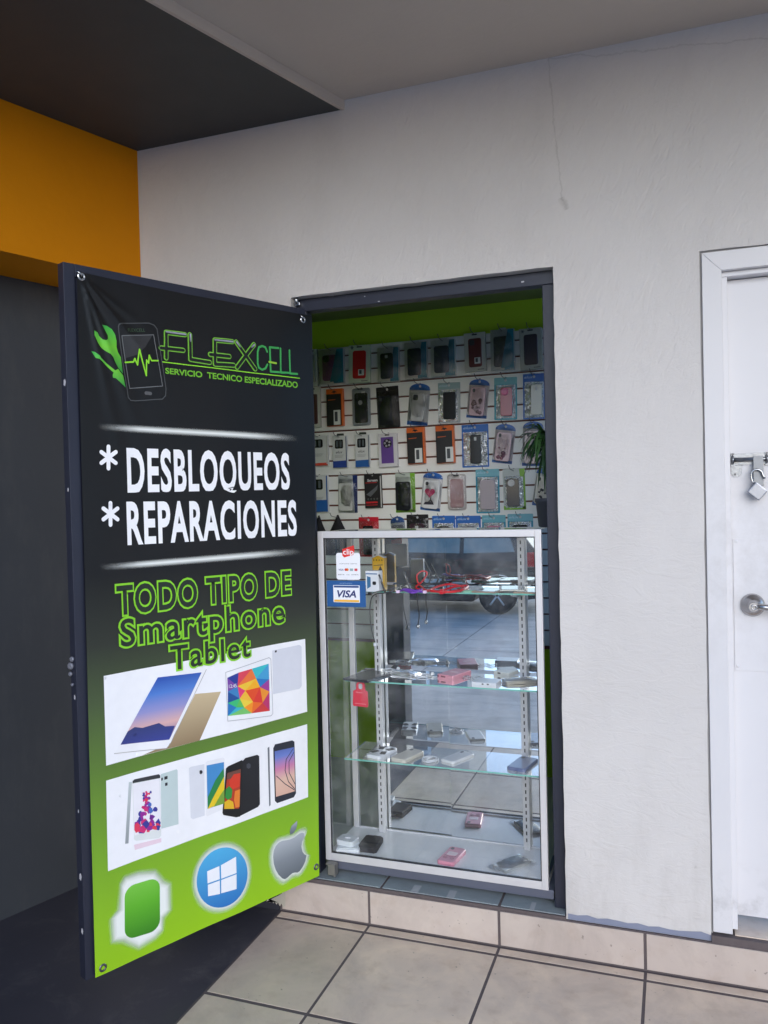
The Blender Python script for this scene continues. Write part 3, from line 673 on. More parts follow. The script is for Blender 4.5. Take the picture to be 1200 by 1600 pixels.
art('phone_body', [[(627,145),(634,138),(704,122),(709,128),(709,350),(634,385),(629,378)]], pc((236, 236, 240)), 2.6, z3)
art('phone_screen', [[(631,158),(706,142),(708,326),(636,352)]], pc((70, 140, 200)), 3.4, z3)
art('screen_bands', [[(636,352),(636,300),(668,225),(704,170),(707,205),(672,280)]], pc((40, 130, 70)), 4, z3)
art('screen_bands', [[(636,352),(655,310),(690,240),(707,205),(708,280),(680,332)]], pc((232, 200, 40)), 4.6, z3)
art('screen_bands', [[(662,342),(690,290),(708,262),(708,326)]], pc((120, 160, 60)), 5.2, z3)
art('phone_back', [[(786,140),(800,124),(855,110),(864,116),(868,330),(860,342),(778,382)]], pc((26, 27, 32)), 4, z3)
art('phone_body', [[(714,170),(724,160),(786,132),(788,140),(778,384),(760,388),(704,378),(700,368)]], pc((18, 19, 22)), 5, z3)
art('phone_screen', [[(720,190),(779,172),(772,348),(706,350)]], pc((180, 60, 40)), 6, z3)
art('screen_bands', [[(720,190),(779,172),(778,200),(718,220)]], pc((110, 70, 60)), 6.5, z3)
art('screen_bands', [[(728,225),(748,195),(776,190),(774,250),(745,262),(730,250)]], pc((214, 60, 40)), 7, z3)
art('screen_bands', [[(712,262),(728,248),(742,265),(738,300),(722,310),(710,300)]], pc((50, 140, 60)), 7.5, z3)
art('screen_bands', [[(707,320),(725,308),(745,318),(750,349),(706,350)]], pc((226, 180, 40)), 8, z3)
art('screen_bands', [[(752,270),(775,262),(773,340),(755,344),(748,310)]], pc((232, 130, 50)), 8.5, z3)
art('lens', [[(806,152),(816,146),(824,152),(824,166),(815,172),(806,166)]], pc((70, 72, 80)), 5, z3)
art('phone_side', [[(903,80),(911,74),(917,335),(911,341)]], pc((110, 114, 122)), 2, z3)
art('phone_body', [[(928,82),(936,64),(1012,46),(1022,52),(1030,282),(1020,300),(946,326),(936,316)]], pc((38, 42, 54)), 2.6, z3)
art('phone_screen', [[(934,95),(1020,76),(1026,272),(940,298)]], grad('pastel_screen', [(0, (222, 178, 160)), (.35, (226, 190, 170)), (.6, (206, 130, 170)), (.85, (110, 130, 200)), (1, (90, 110, 180))]), 3.4, z3)
strokes('screen_curves', [[(1015,84),(985,130),(980,180),(995,230),(1023,262)],[(1018,100),(997,140),(998,190),(1024,240)],[(942,205),(980,240),(1024,268)]], 1.2, pc((44, 36, 60)), 4, z3)
# round badges along the green foot
def ell(cx, cy_, a, b2, n_=40, sk=0.): return [(cx+a*math.cos(t), cy_+b2*math.sin(t)-sk*a*math.cos(t)) for t in [2*math.pi*k/n_ for k in range(n_)]]
wc = [z3(*p) for p in ell(700, 657, 112, 133, 40, .18)]
inkquad('halo', wc, GLW, 1.5, [(-.006, 1.), (.004, .8), (.022, .0)])
art('blue_disc', [wc], grad('blue_disc_print', [(0, (44, 116, 190)), (1, (80, 176, 226))]), 3)
art('window_mark', [[(634,630),(687,606),(689,664),(636,684)],[(694,602),(760,563),(762,636),(695,662)],[(637,690),(689,670),(690,730),(638,741)],[(695,668),(762,641),(762,707),(695,727)]], pc((240, 242, 248)), 4, z3)
ap = [(1003,488),(1022,480),(1045,462),(1058,458),(1067,461),(1069,474),(1058,498),(1055,520),(1060,543),(1069,555),(1078,559),(1073,585),(1063,607),(1047,630),(1036,636),(1026,635),(1014,638),(1003,647),(993,657),(980,665),(968,661),(952,645),(939,622),(931,596),(928,566),(931,538),(940,517),(953,502),(968,494),(985,492)]
inkquad('halo', [z3(*p) for p in ap], GLW, 1.5, [(-.004, 1.), (.004, .8), (.024, 0.)])
SILV = grad('silver_print', [(0, (100, 108, 116)), (.5, (132, 140, 148)), (1, (176, 182, 190))])
art('fruit_mark', [ap], SILV, 3, z3); art('fruit_leaf', [[(1004,467),(1003,448),(1010,428),(1035,405),(1036,422),(1030,444),(1018,460)]], SILV, 3, z3)
ag = [(258,700),(275,672),(330,655),(395,650),(424,690),(452,700),(454,800),(425,830),(424,880),(395,912),(330,950),(270,920),(225,925),(222,835),(255,800)]
inkquad('halo', [z3(*p) for p in ag], GLW, 1.5, [(-.006, 1.), (.003, .85), (.024, 0.)])
gp = rr(158, 236, 46, 0, 0, 6); art('green_badge', [[z3(343+x, 795-zz-x*.30) for x, zz in gp]], grad('green_badge_print', [(0, (56, 134, 30)), (.6, (96, 180, 44)), (1, (122, 200, 70))]), 3)

# =================================================================== DISPLAY CASE
CX0, CX1, CZ0, CZ1, CY0, CYM = -1.186, -.404, .180, 1.345, .040, .305
case = thing('display_case', 'aluminium framed glass showcase with mirrored back standing in the shop opening', 'display case', ((CX0+CX1)/2, CY0, .131))
b_ = B(); fw_ = .0205
bx(b_, CX0, CX0+fw_, CY0, CY0+.022, CZ0, CZ1, .0012); bx(b_, CX1-fw_, CX1, CY0, CY0+.022, CZ0, CZ1, .0012)
bx(b_, CX0+fw_+.0003, CX1-fw_-.0003, CY0+.0004, CY0+.022, CZ1-.0235, CZ1, .0012); bx(b_, CX0+fw_+.0003, CX1-fw_-.0003, CY0+.0004, CY0+.022, CZ0, CZ0+.026, .0012)
obj('front_frame', b_, ALU, case)
b_ = B(); g_ = .003
for q in ((CX0+fw_, CX0+fw_+g_, CZ0+.026, CZ1-.0235), (CX1-fw_-g_, CX1-fw_, CZ0+.026, CZ1-.0235), (CX0+fw_+g_, CX1-fw_-g_, CZ0+.026, CZ0+.029), (CX0+fw_+g_, CX1-fw_-g_, CZ1-.0265, CZ1-.0235)): bx(b_, q[0], q[1], CY0+.0035, CY0+.012, q[2], q[3])
obj('rubber_seal', b_, BLACKP, case)
b_ = B(); bx(b_, CX0+.01, CX1+.016, CY0+.006, CYM, .150, .1795, .002); bx(b_, CX0+.03, CX1-.01, CY0+.05, CYM-.02, .1312, .1495)
obj('plinth', b_, mat('grey_plinth_metal', S(104, 108, 124), .4, .4, .15, 8), case)
b_ = B(); bx(b_, CX0+.004, CX1-.004, CY0+.0225, CYM-.0065, .1805, .200); obj('bottom_panel', b_, mat('white_laminate', (.92, .93, .94), .3, 0, .02), case)
FG = glass('clear_front_glass', (.96, .98, .98), 1.5, None, (1, 1, 1), .18); SG = glass('clear_side_glass', (.93, .97, .96)); SHG = glass('green_tinted_shelf_glass', (.96, .99, .98), 1.52, gain=2.6)
EDGE = mat('green_glass_edge', S(120, 190, 176), .2, 0, .2, 60)
def sheet(name, pts, m): bm = B(); bm.faces.new([bm.verts.new(p) for p in pts]); return obj(name, bm, m, case)
yg = CY0+.008
sheet('front_glass', [(CX0+fw_+g_, yg, CZ0+.029), (CX1-fw_-g_, yg, CZ0+.029), (CX1-fw_-g_, yg, CZ1-.0265), (CX0+fw_+g_, yg, CZ1-.0265)], FG)
sheet('side_glass', [(CX0+.004, CY0+.023, .2), (CX0+.004, CYM-.007, .2), (CX0+.004, CYM-.007, CZ1-.004), (CX0+.004, CY0+.023, CZ1-.004)], SG)
sheet('side_glass', [(CX1-.004, CY0+.023, .2), (CX1-.004, CYM-.007, .2), (CX1-.004, CYM-.007, CZ1-.004), (CX1-.004, CY0+.023, CZ1-.004)], SG)
sheet('top_glass', [(CX0+.004, CY0+.0225, CZ1-.003), (CX1-.004, CY0+.0225, CZ1-.003), (CX1-.004, CYM, CZ1-.003), (CX0+.004, CYM, CZ1-.003)], SG)
m, n, b, o = mat_new('mirror_glass'); b.inputs['Base Color'].default_value = (.90, .93, .94, 1); b.inputs['Metallic'].default_value = 1
n.links.new(mth(n, 'MULTIPLY', ramp(n, noise(n, objc(n), 4, 6, .7), [(.5, 0.), (.8, 1.)]), .06), b.inputs['Roughness']); MIRR = m
b_ = B(); bx(b_, -1.052, -.780, CYM+.001, CYM+.005, .205, CZ1-.006, .0006); obj('mirror_door', b_, MIRR, case)
b_ = B(); bx(b_, -.794, CX1-.006, CYM-.0055, CYM-.0012, .205, CZ1-.006, .0006); o_ = obj('mirror_door', b_, MIRR, case)
sheet('back_glass', [(CX0+.006, CYM+.003, .2), (-1.053, CYM+.003, .2), (-1.053, CYM+.003, CZ1-.006), (CX0+.006, CYM+.003, CZ1-.006)], SG)
b_ = B(); bx(b_, CX0+.008, CX0+.030, CYM-.020, CYM-.0005, .2005, CZ1-.005, .002); obj('corner_post', b_, ALU, case)
b_ = B(); bx(b_, CX0+.006, CX1-.006, CYM-.016, CYM-.0075, CZ1-.022, CZ1-.004, .001); obj('back_rail', b_, ALU, case); b_ = B(); bx(b_, CX0+.031, CX1-.02, CYM-.012, CYM-.0062, .2005, .2045); obj('back_rail', b_, ALU, case)
for xc in (-1.057, -.512):
    b_ = B(); bx(b_, xc-.012, xc+.012, CYM-.036, CYM-.0075, .2005, CZ1-.023, .001)
    st_ = obj('shelf_standard', b_, ALU, case)
    b_ = B(); zz = .23
    while zz < CZ1-.05: bx(b_, xc-.0022, xc+.0022, CYM-.0366, CYM-.0355, zz, zz+.013); zz += .0245
    obj('slot', b_, BLACKP, st_)
SHELF = [1.130, .814, .535]; SX0, SX1, SY0, SY1 = -1.115, CX1-.007, .066, CYM-.037
for i, sz in enumerate(SHELF):
    sx0 = (-1.09, -1.105, -1.115)[i]
    b_ = B(); b_.faces.new([b_.verts.new(p) for p in ((sx0, SY0+.001, sz+.005), (SX1, SY0+.001, sz+.005), (SX1, SY1, sz+.005), (sx0, SY1, sz+.005))])
    sh = obj('glass_shelf', b_, SHG, case)
    b_ = B(); bx(b_, sx0-.001, SX1, SY0, SY0+.0008, sz, sz+.005); bx(b_, sx0-.001, sx0, SY0+.001, SY1, sz, sz+.005); obj('polished_edge', b_, EDGE, sh)
    for xc in (-1.057, -.512):
        b_ = B(); yb_ = CYM-.0365; q = [(yb_, sz-.001), (yb_, sz-.04), (yb_-.03, sz-.03), (SY0+.05, sz-.010), (SY0+.05, sz-.001)]
        A = [b_.verts.new((xc-.0045-.004, y, z)) for y, z in q]; Bq = [b_.verts.new((xc+.004-.0045, y, z)) for y, z in q]
        b_.faces.new(A); b_.faces.new(Bq[::-1])
        for k in range(5): b_.faces.new((A[k], A[(k+1) % 5], Bq[(k+1) % 5], Bq[k]))
        obj('shelf_bracket', b_, ALU, sh)

# stickers on the front glass
YS = CY0+.0065
def rect_px(x0, y0, x1, y1, Y): a, c = onY(x0, y0, Y), onY(x1, y1, Y); return min(a.x, c.x), max(a.x, c.x), min(a.z, c.z), max(a.z, c.z)
def card(bm, x0, x1, z0, z1, y, r=0., th=.0006):
    plate(bm, rr(x1-x0, z1-z0, max(r, .0008), (x0+x1)/2, (z0+z1)/2), y, y-th, .0001)
sx0, sx1, sz0, sz1 = rect_px(525, 864, 563.5, 906, YS)
cs = thing('payment_sticker', 'white rounded card payment sticker with a red clip tab on the glass', 'sticker', ((sx0+sx1)/2, YS, sz0), 'stickers on the showcase glass')
b_ = B(); card(b_, sx0, sx1, sz0, sz1, YS, .008); obj('card', b_, pc((238, 240, 248)), cs)
t0 = [onY(x, y, YS) for x, y in ((535,858),(553,852),(554,862),(552,867),(538,871),(535,868))]
b_ = B(); plate(b_, [(p.x, p.z) for p in t0], YS-.0007, YS-.0012, .0001); obj('red_tab', b_, pc((222, 48, 44)), cs)
b_ = B(); a = onY(536.5, 866, YS); c = onY(552.5, 857.5, YS); txt_local(b_, 'clip', a.x, c.x, a.z-.001, c.z-.0005, YS-.0016, bold=.01); obj('tab_lettering', b_, PW, cs)
b_ = B(); H_ = sz1-sz0; W_ = sx1-sx0
txt_local(b_, 'ACEPTAMOS TARJETAS', sx0+W_*.13, sx1-W_*.13, sz0+H_*.58, sz0+H_*.615, YS-.0009); obj('small_print', b_, pc((90, 92, 104)), cs); b_ = B(); txt_local(b_, 'BBVA  citi  AMEX', sx0+W_*.07, sx1-W_*.07, sz0+H_*.17, sz0+H_*.21, YS-.0009)
obj('small_print', b_, pc((90, 92, 104)), cs)
b_ = B(); txt_local(b_, 'VISA', sx0+W_*.09, sx0+W_*.31, sz0+H_*.34, sz0+H_*.41, YS-.0009, bold=.02); obj('logo', b_, pc((40, 54, 120)), cs)
b_ = B(); lathe(b_, [(W_*.055, -.0009), (W_*.05, -.0012)], (sx0+W_*.40, YS, sz0+H_*.375), 'Y', 14); obj('logo', b_, pc((206, 50, 40)), cs)
b_ = B(); lathe(b_, [(W_*.055, -.0007), (W_*.05, -.0010)], (sx0+W_*.46, YS, sz0+H_*.375), 'Y', 14); obj('logo', b_, pc((230, 130, 40)), cs)
b_ = B(); card(b_, sx0+W_*.57, sx0+W_*.70, sz0+H_*.33, sz0+H_*.42, YS-.0007); obj('logo', b_, pc((150, 176, 180)), cs)
b_ = B(); card(b_, sx0+W_*.76, sx0+W_*.88, sz0+H_*.33, sz0+H_*.42, YS-.0007); obj('logo', b_, pc((206, 70, 84)), cs)
sx0, sx1, sz0, sz1 = rect_px(510.5, 906.5, 572, 949, YS)
vsx = thing('payment_sticker', 'blue rectangular card payment sticker with white centre on the glass', 'sticker', ((sx0+sx1)/2, YS, sz0), 'stickers on the showcase glass')
b_ = B(); card(b_, sx0, sx1, sz0, sz1-.001, YS, .002); obj('card', b_, pc((36, 88, 148)), vsx); W_, H_ = sx1-sx0, sz1-sz0
b_ = B(); card(b_, sx0+W_*.17, sx0+W_*.85, sz0+H_*.17, sz0+H_*.82, YS-.0007); obj('white_field', b_, pc((238, 240, 248)), vsx)
b_ = B(); card(b_, sx0+W_*.19, sx0+W_*.83, sz0+H_*.73, sz0+H_*.80, YS-.0014); obj('blue_band', b_, pc((40, 70, 130)), vsx)
b_ = B(); card(b_, sx0+W_*.19, sx0+W_*.83, sz0+H_*.19, sz0+H_*.27, YS-.0014); obj('gold_band', b_, pc((238, 178, 60)), vsx)
b_ = B(); txt_local(b_, 'VISA', sx0+W_*.27, sx0+W_*.76, sz0+H_*.37, sz0+H_*.63, YS-.0018, bold=.03, shear=.25); obj('logo', b_, pc((36, 48, 110)), vsx)
b_ = B(); txt_local(b_, 'ACEPTAMOS', sx0+W_*.34, sx0+W_*.66, sz0+H_*.87, sz0+H_*.91, YS-.0009); obj('small_print', b_, pc((150, 180, 214)), vsx)
# =================================================================== PACKS ON THE SLATWALL
FILM = glass('clear_wrapper_film', (.98, .985, .99), 1.5, (14, .03), gain=1.4); CLEARBOX = glass('clear_box_plastic', (.98, .985, .985), 1.55, (8, .022), gain=1.5)
FOIL = foil('crinkled_silver_foil')
def pouch_sheet(bm, w_, h_, cx, cz, y0, bulge, seed, amp=.0012, nx=10, nz=16, ex=.45):
    r = random.Random(seed); G = []
    for j in range(nz+1):
        row = []
        for i in range(nx+1):
            u, v = i/nx, j/nz; e = (math.sin(math.pi*u)*math.sin(math.pi*v))**ex if 0 < i < nx and 0 < j < nz else 0
            row.append(bm.verts.new((cx+(u-.5)*w_, y0-bulge*e-(r.uniform(-amp, amp) if e else 0), cz+(v-.5)*h_)))
        G.append(row)
    for j in range(nz):
        for i in range(nx): bm.faces.new((G[j][i], G[j][i+1], G[j+1][i+1], G[j+1][i])).smooth = True
HOOKS = []
GROUP = 'phone accessory packs hanging on the slatwall'
def phone_case(t, cx, cz, w_, h_, y, c, cam='pill', coat=.4, rough=.35, th=.009):
    b_ = B(); plate(b_, rr(w_, h_, w_*.16, cx, cz), y, y-th, .002); o = obj('phone_case', b_, pc(c, rough, coat), t, local=True)
    if cam:
        b_ = B()
        if cam == 'pill': plate(b_, rr(w_*.18, h_*.13, w_*.08, cx-w_*.28, cz+h_*.38), y-th, y-th-.0012, .0004)
        elif cam == 'square': plate(b_, rr(w_*.4, w_*.42, w_*.1, cx-w_*.22, cz+h_*.36), y-th, y-th-.0014, .0004)
        elif cam == 'mid': plate(b_, rr(w_*.22, h_*.12, w_*.04, cx, cz+h_*.36), y-th, y-th-.0012, .0004)
        elif cam == 'ring': lathe(b_, [(w_*.36, y-th), (w_*.35, y-th-.0016), (w_*.30, y-th-.0018)], (cx, 0, cz+h_*.28), 'Y', 20)
        obj('camera_opening', b_, pc((60, 62, 66) if cam != 'mid' else (206, 208, 208), .3), o, local=True)
    return o
def label_card(t, x0, x1, z0, z1, y, c=(226, 228, 226), mark=True):
    b_ = B(); plate(b_, [(x0, z0), (x1, z0), (x1, z1), (x0, z1)], y, y-.0005, .0001); o = obj('label', b_, pc(c), t, local=True)
    if mark:
        w_, h_ = x1-x0, z1-z0; b_ = B(); plate(b_, rr(w_*.42, h_*.66, w_*.06, x0+w_*.38, z0+h_*.56), y-.0006, y-.001, .0001); obj('printed_phone', b_, pc((70, 74, 80)), o, local=True)
def strip(t, name, pts, y, c, th=.0006, rough=.4, m=None):
    b_ = B(); plate(b_, pts, y, y-th, .0001); return obj(name, b_, m or pc(c, rough, .2), t, local=True)
def elux(t, x0, x1, z0, z1, y, c=(226, 236, 244)):
    b_ = B(); txt_local(b_, 'elux', x0, x1, z0, z1, y, shear=.35, bold=.0); obj('lettering', b_, pc(c), t, local=True)
def pack(kind, box, tilt, label, **k):
    x0, y0, x1, y1 = box; y_front = SLY-.012
    P, Q = onY((x0+x1)/2, y0, y_front), onY((x0+x1)/2, y1, y_front); L_, R2 = onY(x0, (y0+y1)/2, y_front), onY(x1, (y0+y1)/2, y_front)
    h, w = P.z-Q.z, R2.x-L_.x; a = R_(tilt)
    if tilt: 
        ca, sa = math.cos(a), abs(math.sin(a)); det = ca*ca-sa*sa; w, h = (w*ca-h*sa)/det, (h*ca-w*sa)/det
    cx, cz = (L_.x+R2.x)/2, (P.z+Q.z)/2
    t = thing(k.get('name', {'pouch': 'accessory_pouch', 'blister': 'blister_pack'}.get(kind, 'accessory_box')), label, 'phone accessory' , (cx, SLY-.001, cz), GROUP, (0, a, 0))
    t['category'] = {'pouch': 'pouch', 'blister': 'blister pack'}.get(kind, 'box')
    hz = h/2; hx = w/2; c = k.get('case', (24, 24, 27)); cam_ = k.get('cam', 'pill'); base = k.get('base', (206, 208, 204)); acc = k.get('acc', (30, 100, 180))
    HOOKS.append((cx - math.sin(-a)*hz*.0 + math.sin(a)*hz*.85, cz+math.cos(a)*hz*.86))
    seed = int(x0*7+y0)
    if kind == 'teal':      # clear fronted box, teal wedge at the right
        d = .020; b_ = B(); bx(b_, -hx, hx, -d, 0, -hz, hz, .001); obj('carton', b_, pc(base), t, local=True)
        strip(t, 'teal_panel', [(hx*.15, -hz*.98), (hx*.97, -hz*.98), (hx*.97, hz*.97), (hx*.55, hz*.97), (hx*.30, 0)], -d-.0002, (16, 122, 144))
        phone_case(t, -hx*.12, -hz*.08, w*.60, h*.74, -d-.0004, c, cam_, th=.006)
        if k.get('wedge'): strip(t, 'teal_wedge', [(-hx*.1, -hz*.9), (hx*.96, -hz*.9), (hx*.96, hz*.96), (hx*.5, hz*.96)], -d-.0085, (20, 126, 150), .0004)
        b_ = B(); pouch_sheet(b_, w*.99, h*.99, 0, 0, -d-.0075, .009, seed, .0003, ex=1.); obj('clear_cover', b_, CLEARBOX, t, local=True)
        b_ = B(); plate(b_, rr(w*.3, .012, .004, 0, hz+.004), -.004, -.006, .0004); obj('hang_tab', b_, pc((210, 214, 214)), t, local=True)
    elif kind == 'carton':
        d = .022; b_ = B(); bx(b_, -hx, hx, -d, 0, -hz, hz, .0012); obj('carton', b_, pc(base), t, local=True)
        if c: phone_case(t, hx*k.get('dx', .02), k.get('dz', -.02)*h, w*k.get('cw', .62), h*k.get('chh', .74), -d, c, cam_, th=.004)
        if k.get('lab'): label_card(t, -hx*.05, hx*.5, -hz*.62, -hz*.30, -d-.0045, mark=True)
        if k.get('flake'):
            b_ = B()
            for q in range(3):
                aa = q*math.pi/3; dx_, dz_ = math.cos(aa)*hx*.17, math.sin(aa)*hx*.17; nx_, nz_ = -dz_*.16, dx_*.16; ox, oz = -hx*.68, hz*.87; yy = -d-.0004-q*.0001
                b_.faces.new([b_.verts.new(p) for p in ((ox-dx_-nx_, yy, oz-dz_-nz_), (ox+dx_-nx_, yy, oz+dz_-nz_), (ox+dx_+nx_, yy, oz+dz_+nz_), (ox-dx_+nx_, yy, oz-dz_+nz_))])
            obj('snowflake_mark', b_, pc((60, 74, 84)), t, local=True)
        strip(t, 'hang_slot', rr(hx*.5, .006, .002, 0, hz*.9), -d-.0001, (40, 42, 44))
        if k.get('small'): strip(t, 'printed_band', [(hx*.2, -hz*.93), (hx*.8, -hz*.93), (hx*.8, -hz*.89), (hx*.2, -hz*.89)], -d-.0001, (110, 112, 112))
        if k.get('purple'):
            strip(t, 'printed_front', [(-hx*.7, -hz*.78), (hx*.62, -hz*.78), (hx*.62, hz*.78), (-hx*.7, hz*.78)], -d-.0001, (104, 72, 150))
            b_ = B(); lathe(b_, [(hx*.46, -d-.001), (hx*.44, -d-.0022)], (0, 0, hz*.40), 'Y', 24); o_ = obj('camera_print', b_, pc((34, 30, 42)), t, local=True)
            b_ = B()
            for q in range(5): aa = q*2*math.pi/5+.5; lathe(b_, [(hx*.12, -d-.0023), (hx*.10, -d-.003)], (hx*.27*math.cos(aa), 0, hz*.40+hx*.27*math.sin(aa)), 'Y', 10)
            obj('lens', b_, pc((170, 166, 174)), o_, local=True)
    elif kind == 'orange':
        d = .026; b_ = B(); bx(b_, -hx, hx, -d, 0, -hz, hz, .001); obj('carton', b_, pc((226, 104, 30)), t, local=True)
        strip(t, 'black_front', [(-hx*.985, -hz*.985), (hx*.84, -hz*.985), (hx*.84, hz*.72), (-hx*.985, hz*.72)], -d-.0001, (34, 33, 35))
        strip(t, 'hang_slot', [(-hx*.35, hz*.80), (-hx*.1, hz*.80), (-hx*.05, hz*.76), (hx*.05, hz*.76), (hx*.1, hz*.80), (hx*.35, hz*.80), (hx*.15, hz*.88), (-hx*.15, hz*.88)], -d-.0001, (40, 30, 26))
        strip(t, 'orange_print', [(-hx*.78, hz*.38), (hx*.1, hz*.40), (hx*.16, hz*.44), (-hx*.78, hz*.43)], -d-.0008, (196, 92, 40), .0003)
        label_card(t, -hx*.12+k.get('ldx', 0)*hx, hx*.72+k.get('ldx', 0)*hx, -hz*.94, -hz*.15, -d-.0008)
    elif kind == 'watch':
        d = .02; b_ = B(); bx(b_, -hx, hx, -d, 0, -hz, hz, .0012); obj('carton', b_, pc((214, 216, 216)), t, local=True)
        strip(t, 'colour_band', [(-hx*.99, -hz*.99), (hx*.99, -hz*.99), (hx*.99, -hz*k.get('bh', .55)), (-hx*.99, -hz*(k.get('bh', .55)+.03))], -d-.0001, acc)
        strip(t, 'side_band', [(hx*.86, -hz*.9), (hx*.99, -hz*.9), (hx*.99, hz*.96), (hx*.86, hz*.92)], -d-.0008, k.get('side', (70, 84, 120)), .0003)
        o_ = strip(t, 'window', rr(w*.58, h*.28, w*.09, -hx*.08, hz*.48), -d-.0001, (26, 28, 30), .0012, .15)
        b_ = B()
        for q in (-1, 1): plate(b_, rr(w*.12, h*.2, w*.04, -hx*.08+q*w*.12, hz*.48), -d-.0014, -d-.0028, .0006)
        obj('strap', b_, pc((92, 100, 104)), o_, local=True)
        if k.get('tab', 1): strip(t, 'hang_tab', rr(w*.5, .016, .004, 0, hz+.004), -.006, (58, 64, 60), .002)
        if k.get('elux', 1): elux(t, -hx*.55, hx*.4, -hz*.10, hz*.06, -d-.0004, (40, 44, 52))
        b_ = B()
        for q in range(3): bx(b_, -hx*.7, hx*(.55-.1*q), -d-.0006, -d-.0002, -hz*(.22+.07*q), -hz*(.20+.07*q))
        obj('small_print', b_, pc((150, 152, 152)), t, local=True)
    elif kind == 'blister':
        strip(t, 'backing_card', rr(w, h, w*.12), -.001, base, .0012)
        phone_case(t, 0, -hz*.06, w*.72, h*.80, -.003, c, cam_)
        b_ = B(); plate(b_, rr(w*.98, h*.985, w*.14), -.0015, -.016, .004); obj('clear_shell', b_, CLEARBOX, t, local=True)
        strip(t, 'hang_slot', rr(w*.3, .006, .002, 0, hz*.93), -.0165, (50, 54, 58), .0004)
        if k.get('dot'): b_ = B(); lathe(b_, [(w*.12, -.0122), (w*.11, -.0126)], (-hx*.06, 0, hz*.22), 'Y', 18); obj('logo_opening', b_, pc((176, 178, 178)), t, local=True)
        if k.get('lab'): strip(t, 'label', [(hx*.1, hz*.72), (hx*.5, hz*.72), (hx*.5, hz*.80), (hx*.1, hz*.80)], -.0125, (222, 224, 222))
    elif kind == 'screenbox':
        d = .018; b_ = B(); bx(b_, -hx, hx, -d, 0, -hz, hz, .001); obj('carton', b_, pc((30, 28, 30)), t, local=True)
        strip(t, 'white_side', [(hx*.88, -hz*.97), (hx*.995, -hz*.97), (hx*.995, hz*.85), (hx*.88, hz*.85)], -d-.0001, (196, 196, 196))
        b_ = B(); txt_local(b_, 'Screen', -hx*.62, hx*.6, hz*.55, hz*.70, -d-.0004, bold=.03); obj('lettering', b_, pc((206, 206, 210)), t, local=True)
        for z0, z1_, c2 in ((.46, .50, (196, 40, 44)), (-.72, -.62, (196, 34, 40)), (-.84, -.80, (196, 34, 40))): strip(t, 'red_stripe', [(-hx*.86, hz*z0), (hx*.5, hz*z0), (hx*.5, hz*z1_), (-hx*.86, hz*z1_)], -d-.0001, c2, .0003)
        strip(t, 'printed_glass', [(-hx*.8, -hz*.2), (hx*.3, hz*.2), (hx*.62, hz*.34), (hx*.5, hz*.06), (-hx*.3, -hz*.34)], -d-.0001, (96, 98, 102), .0003)
        b_ = B()
        for q in range(4): lathe(b_, [(hx*.11, -d-.0001), (hx*.10, -d-.0005)], (-hx*.6+q*hx*.36, 0, -hz*.47), 'Y', 10)
        obj('printed_icon', b_, pc((84, 86, 84)), t, local=True)
        strip(t, 'hang_hole', rr(.008, .008, .0039, 0, hz*.9), -d-.0001, (170, 170, 170), .0003)
    elif kind == 'pouch':
        bc = k.get('border', (196, 200, 204)); film = k.get('film', 'clear'); hd = k.get('head', .16); rnd_ = k.get('round', False)
        if rnd_: pts = [(-hx, -hz), (hx, -hz), (hx, hz*.72)] + [(hx*math.cos(q), hz*.72+hz*.28*math.sin(q)) for q in [math.pi*i/10 for i in range(1, 10)]] + [(-hx, hz*.72)]
        else: pts = rr(w, h, .004)
        strip(t, 'backing_sheet', pts, -.0008, bc, .0008)
        zt_ = hz*(1-2*hd); iw, ih = w*k.get('iw', .86), h*(1-hd-.05); icz = -hz+h*.035+ih/2
        if film == 'foil': b_ = B(); pouch_sheet(b_, iw, ih, k.get('fx', 0)*w, icz, -.0018, .007, seed, .0016); obj('foil_sheet', b_, FOIL, t, local=True)
        elif film == 'pale': strip(t, 'printed_card', rr(iw, ih, .003, k.get('fx', 0)*w, icz), -.0018, k.get('pale', (206, 208, 208)))
        if k.get('headc'):
            hp = [(-hx*.99, zt_), (hx*.99, zt_)] + ([(hx*.99, hz*.72)] + [(hx*.99*math.cos(q), hz*.72+hz*.27*math.sin(q)) for q in [math.pi*i/10 for i in range(1, 10)]] + [(-hx*.99, hz*.72)] if rnd_ else [(hx*.99, hz*.99), (-hx*.99, hz*.99)])
            strip(t, 'header', hp, -.0019, k['headc']); b_ = B(); lathe(b_, [(.006, -.0027), (.0055, -.003)], (0, 0, hz*.86), 'Y', 12); obj('hang_hole', b_, pc((196, 200, 204)), t, local=True)
        if k.get('foot'): strip(t, 'foot_band', [(-hx*.99, -hz*.99), (hx*.99, -hz*.99), (hx*.99, -hz*.84), (-hx*.99, -hz*.80)], -.0019, k['foot'])
        if k.get('sidec'): strip(t, 'side_band', [(hx*.72, -hz*.98), (hx*.995, -hz*.98), (hx*.995, hz*.99), (hx*.50, hz*.99), (hx*.55, hz*.6)], -.0019, k['sidec'])
        if c: 
            o_ = phone_case(t, k.get('cx', 0)*w, icz-h*.01, w*k.get('cw', .62)*(.86 if film == 'foil' else 1), ih*k.get('ch', .92)*(.92 if film == 'foil' else 1), -.0085, c, cam_, .7, .25)
        yy = -.0186
        if k.get('love'):
            b_ = B(); txt_local(b_, 'I LOVE', -hx*.42, hx*.38, -hz*.52, -hz*.42, yy); txt_local(b_, 'YOU', -hx*.24, hx*.24, -hz*.68, -hz*.58, yy); obj('lettering', b_, pc((96, 74, 78)), t, local=True)
        if k.get('spots'):
            b_ = B(); r = random.Random(seed)
            for q in range(9): lathe(b_, [(w*r.uniform(.03, .10), yy), (w*.02, yy-.0003)], (hx*r.uniform(-.42, .42), 0, hz*r.uniform(-.75, -.1)), 'Y', 9)
            obj('printed_pattern', b_, pc(k['spots']), t, local=True)
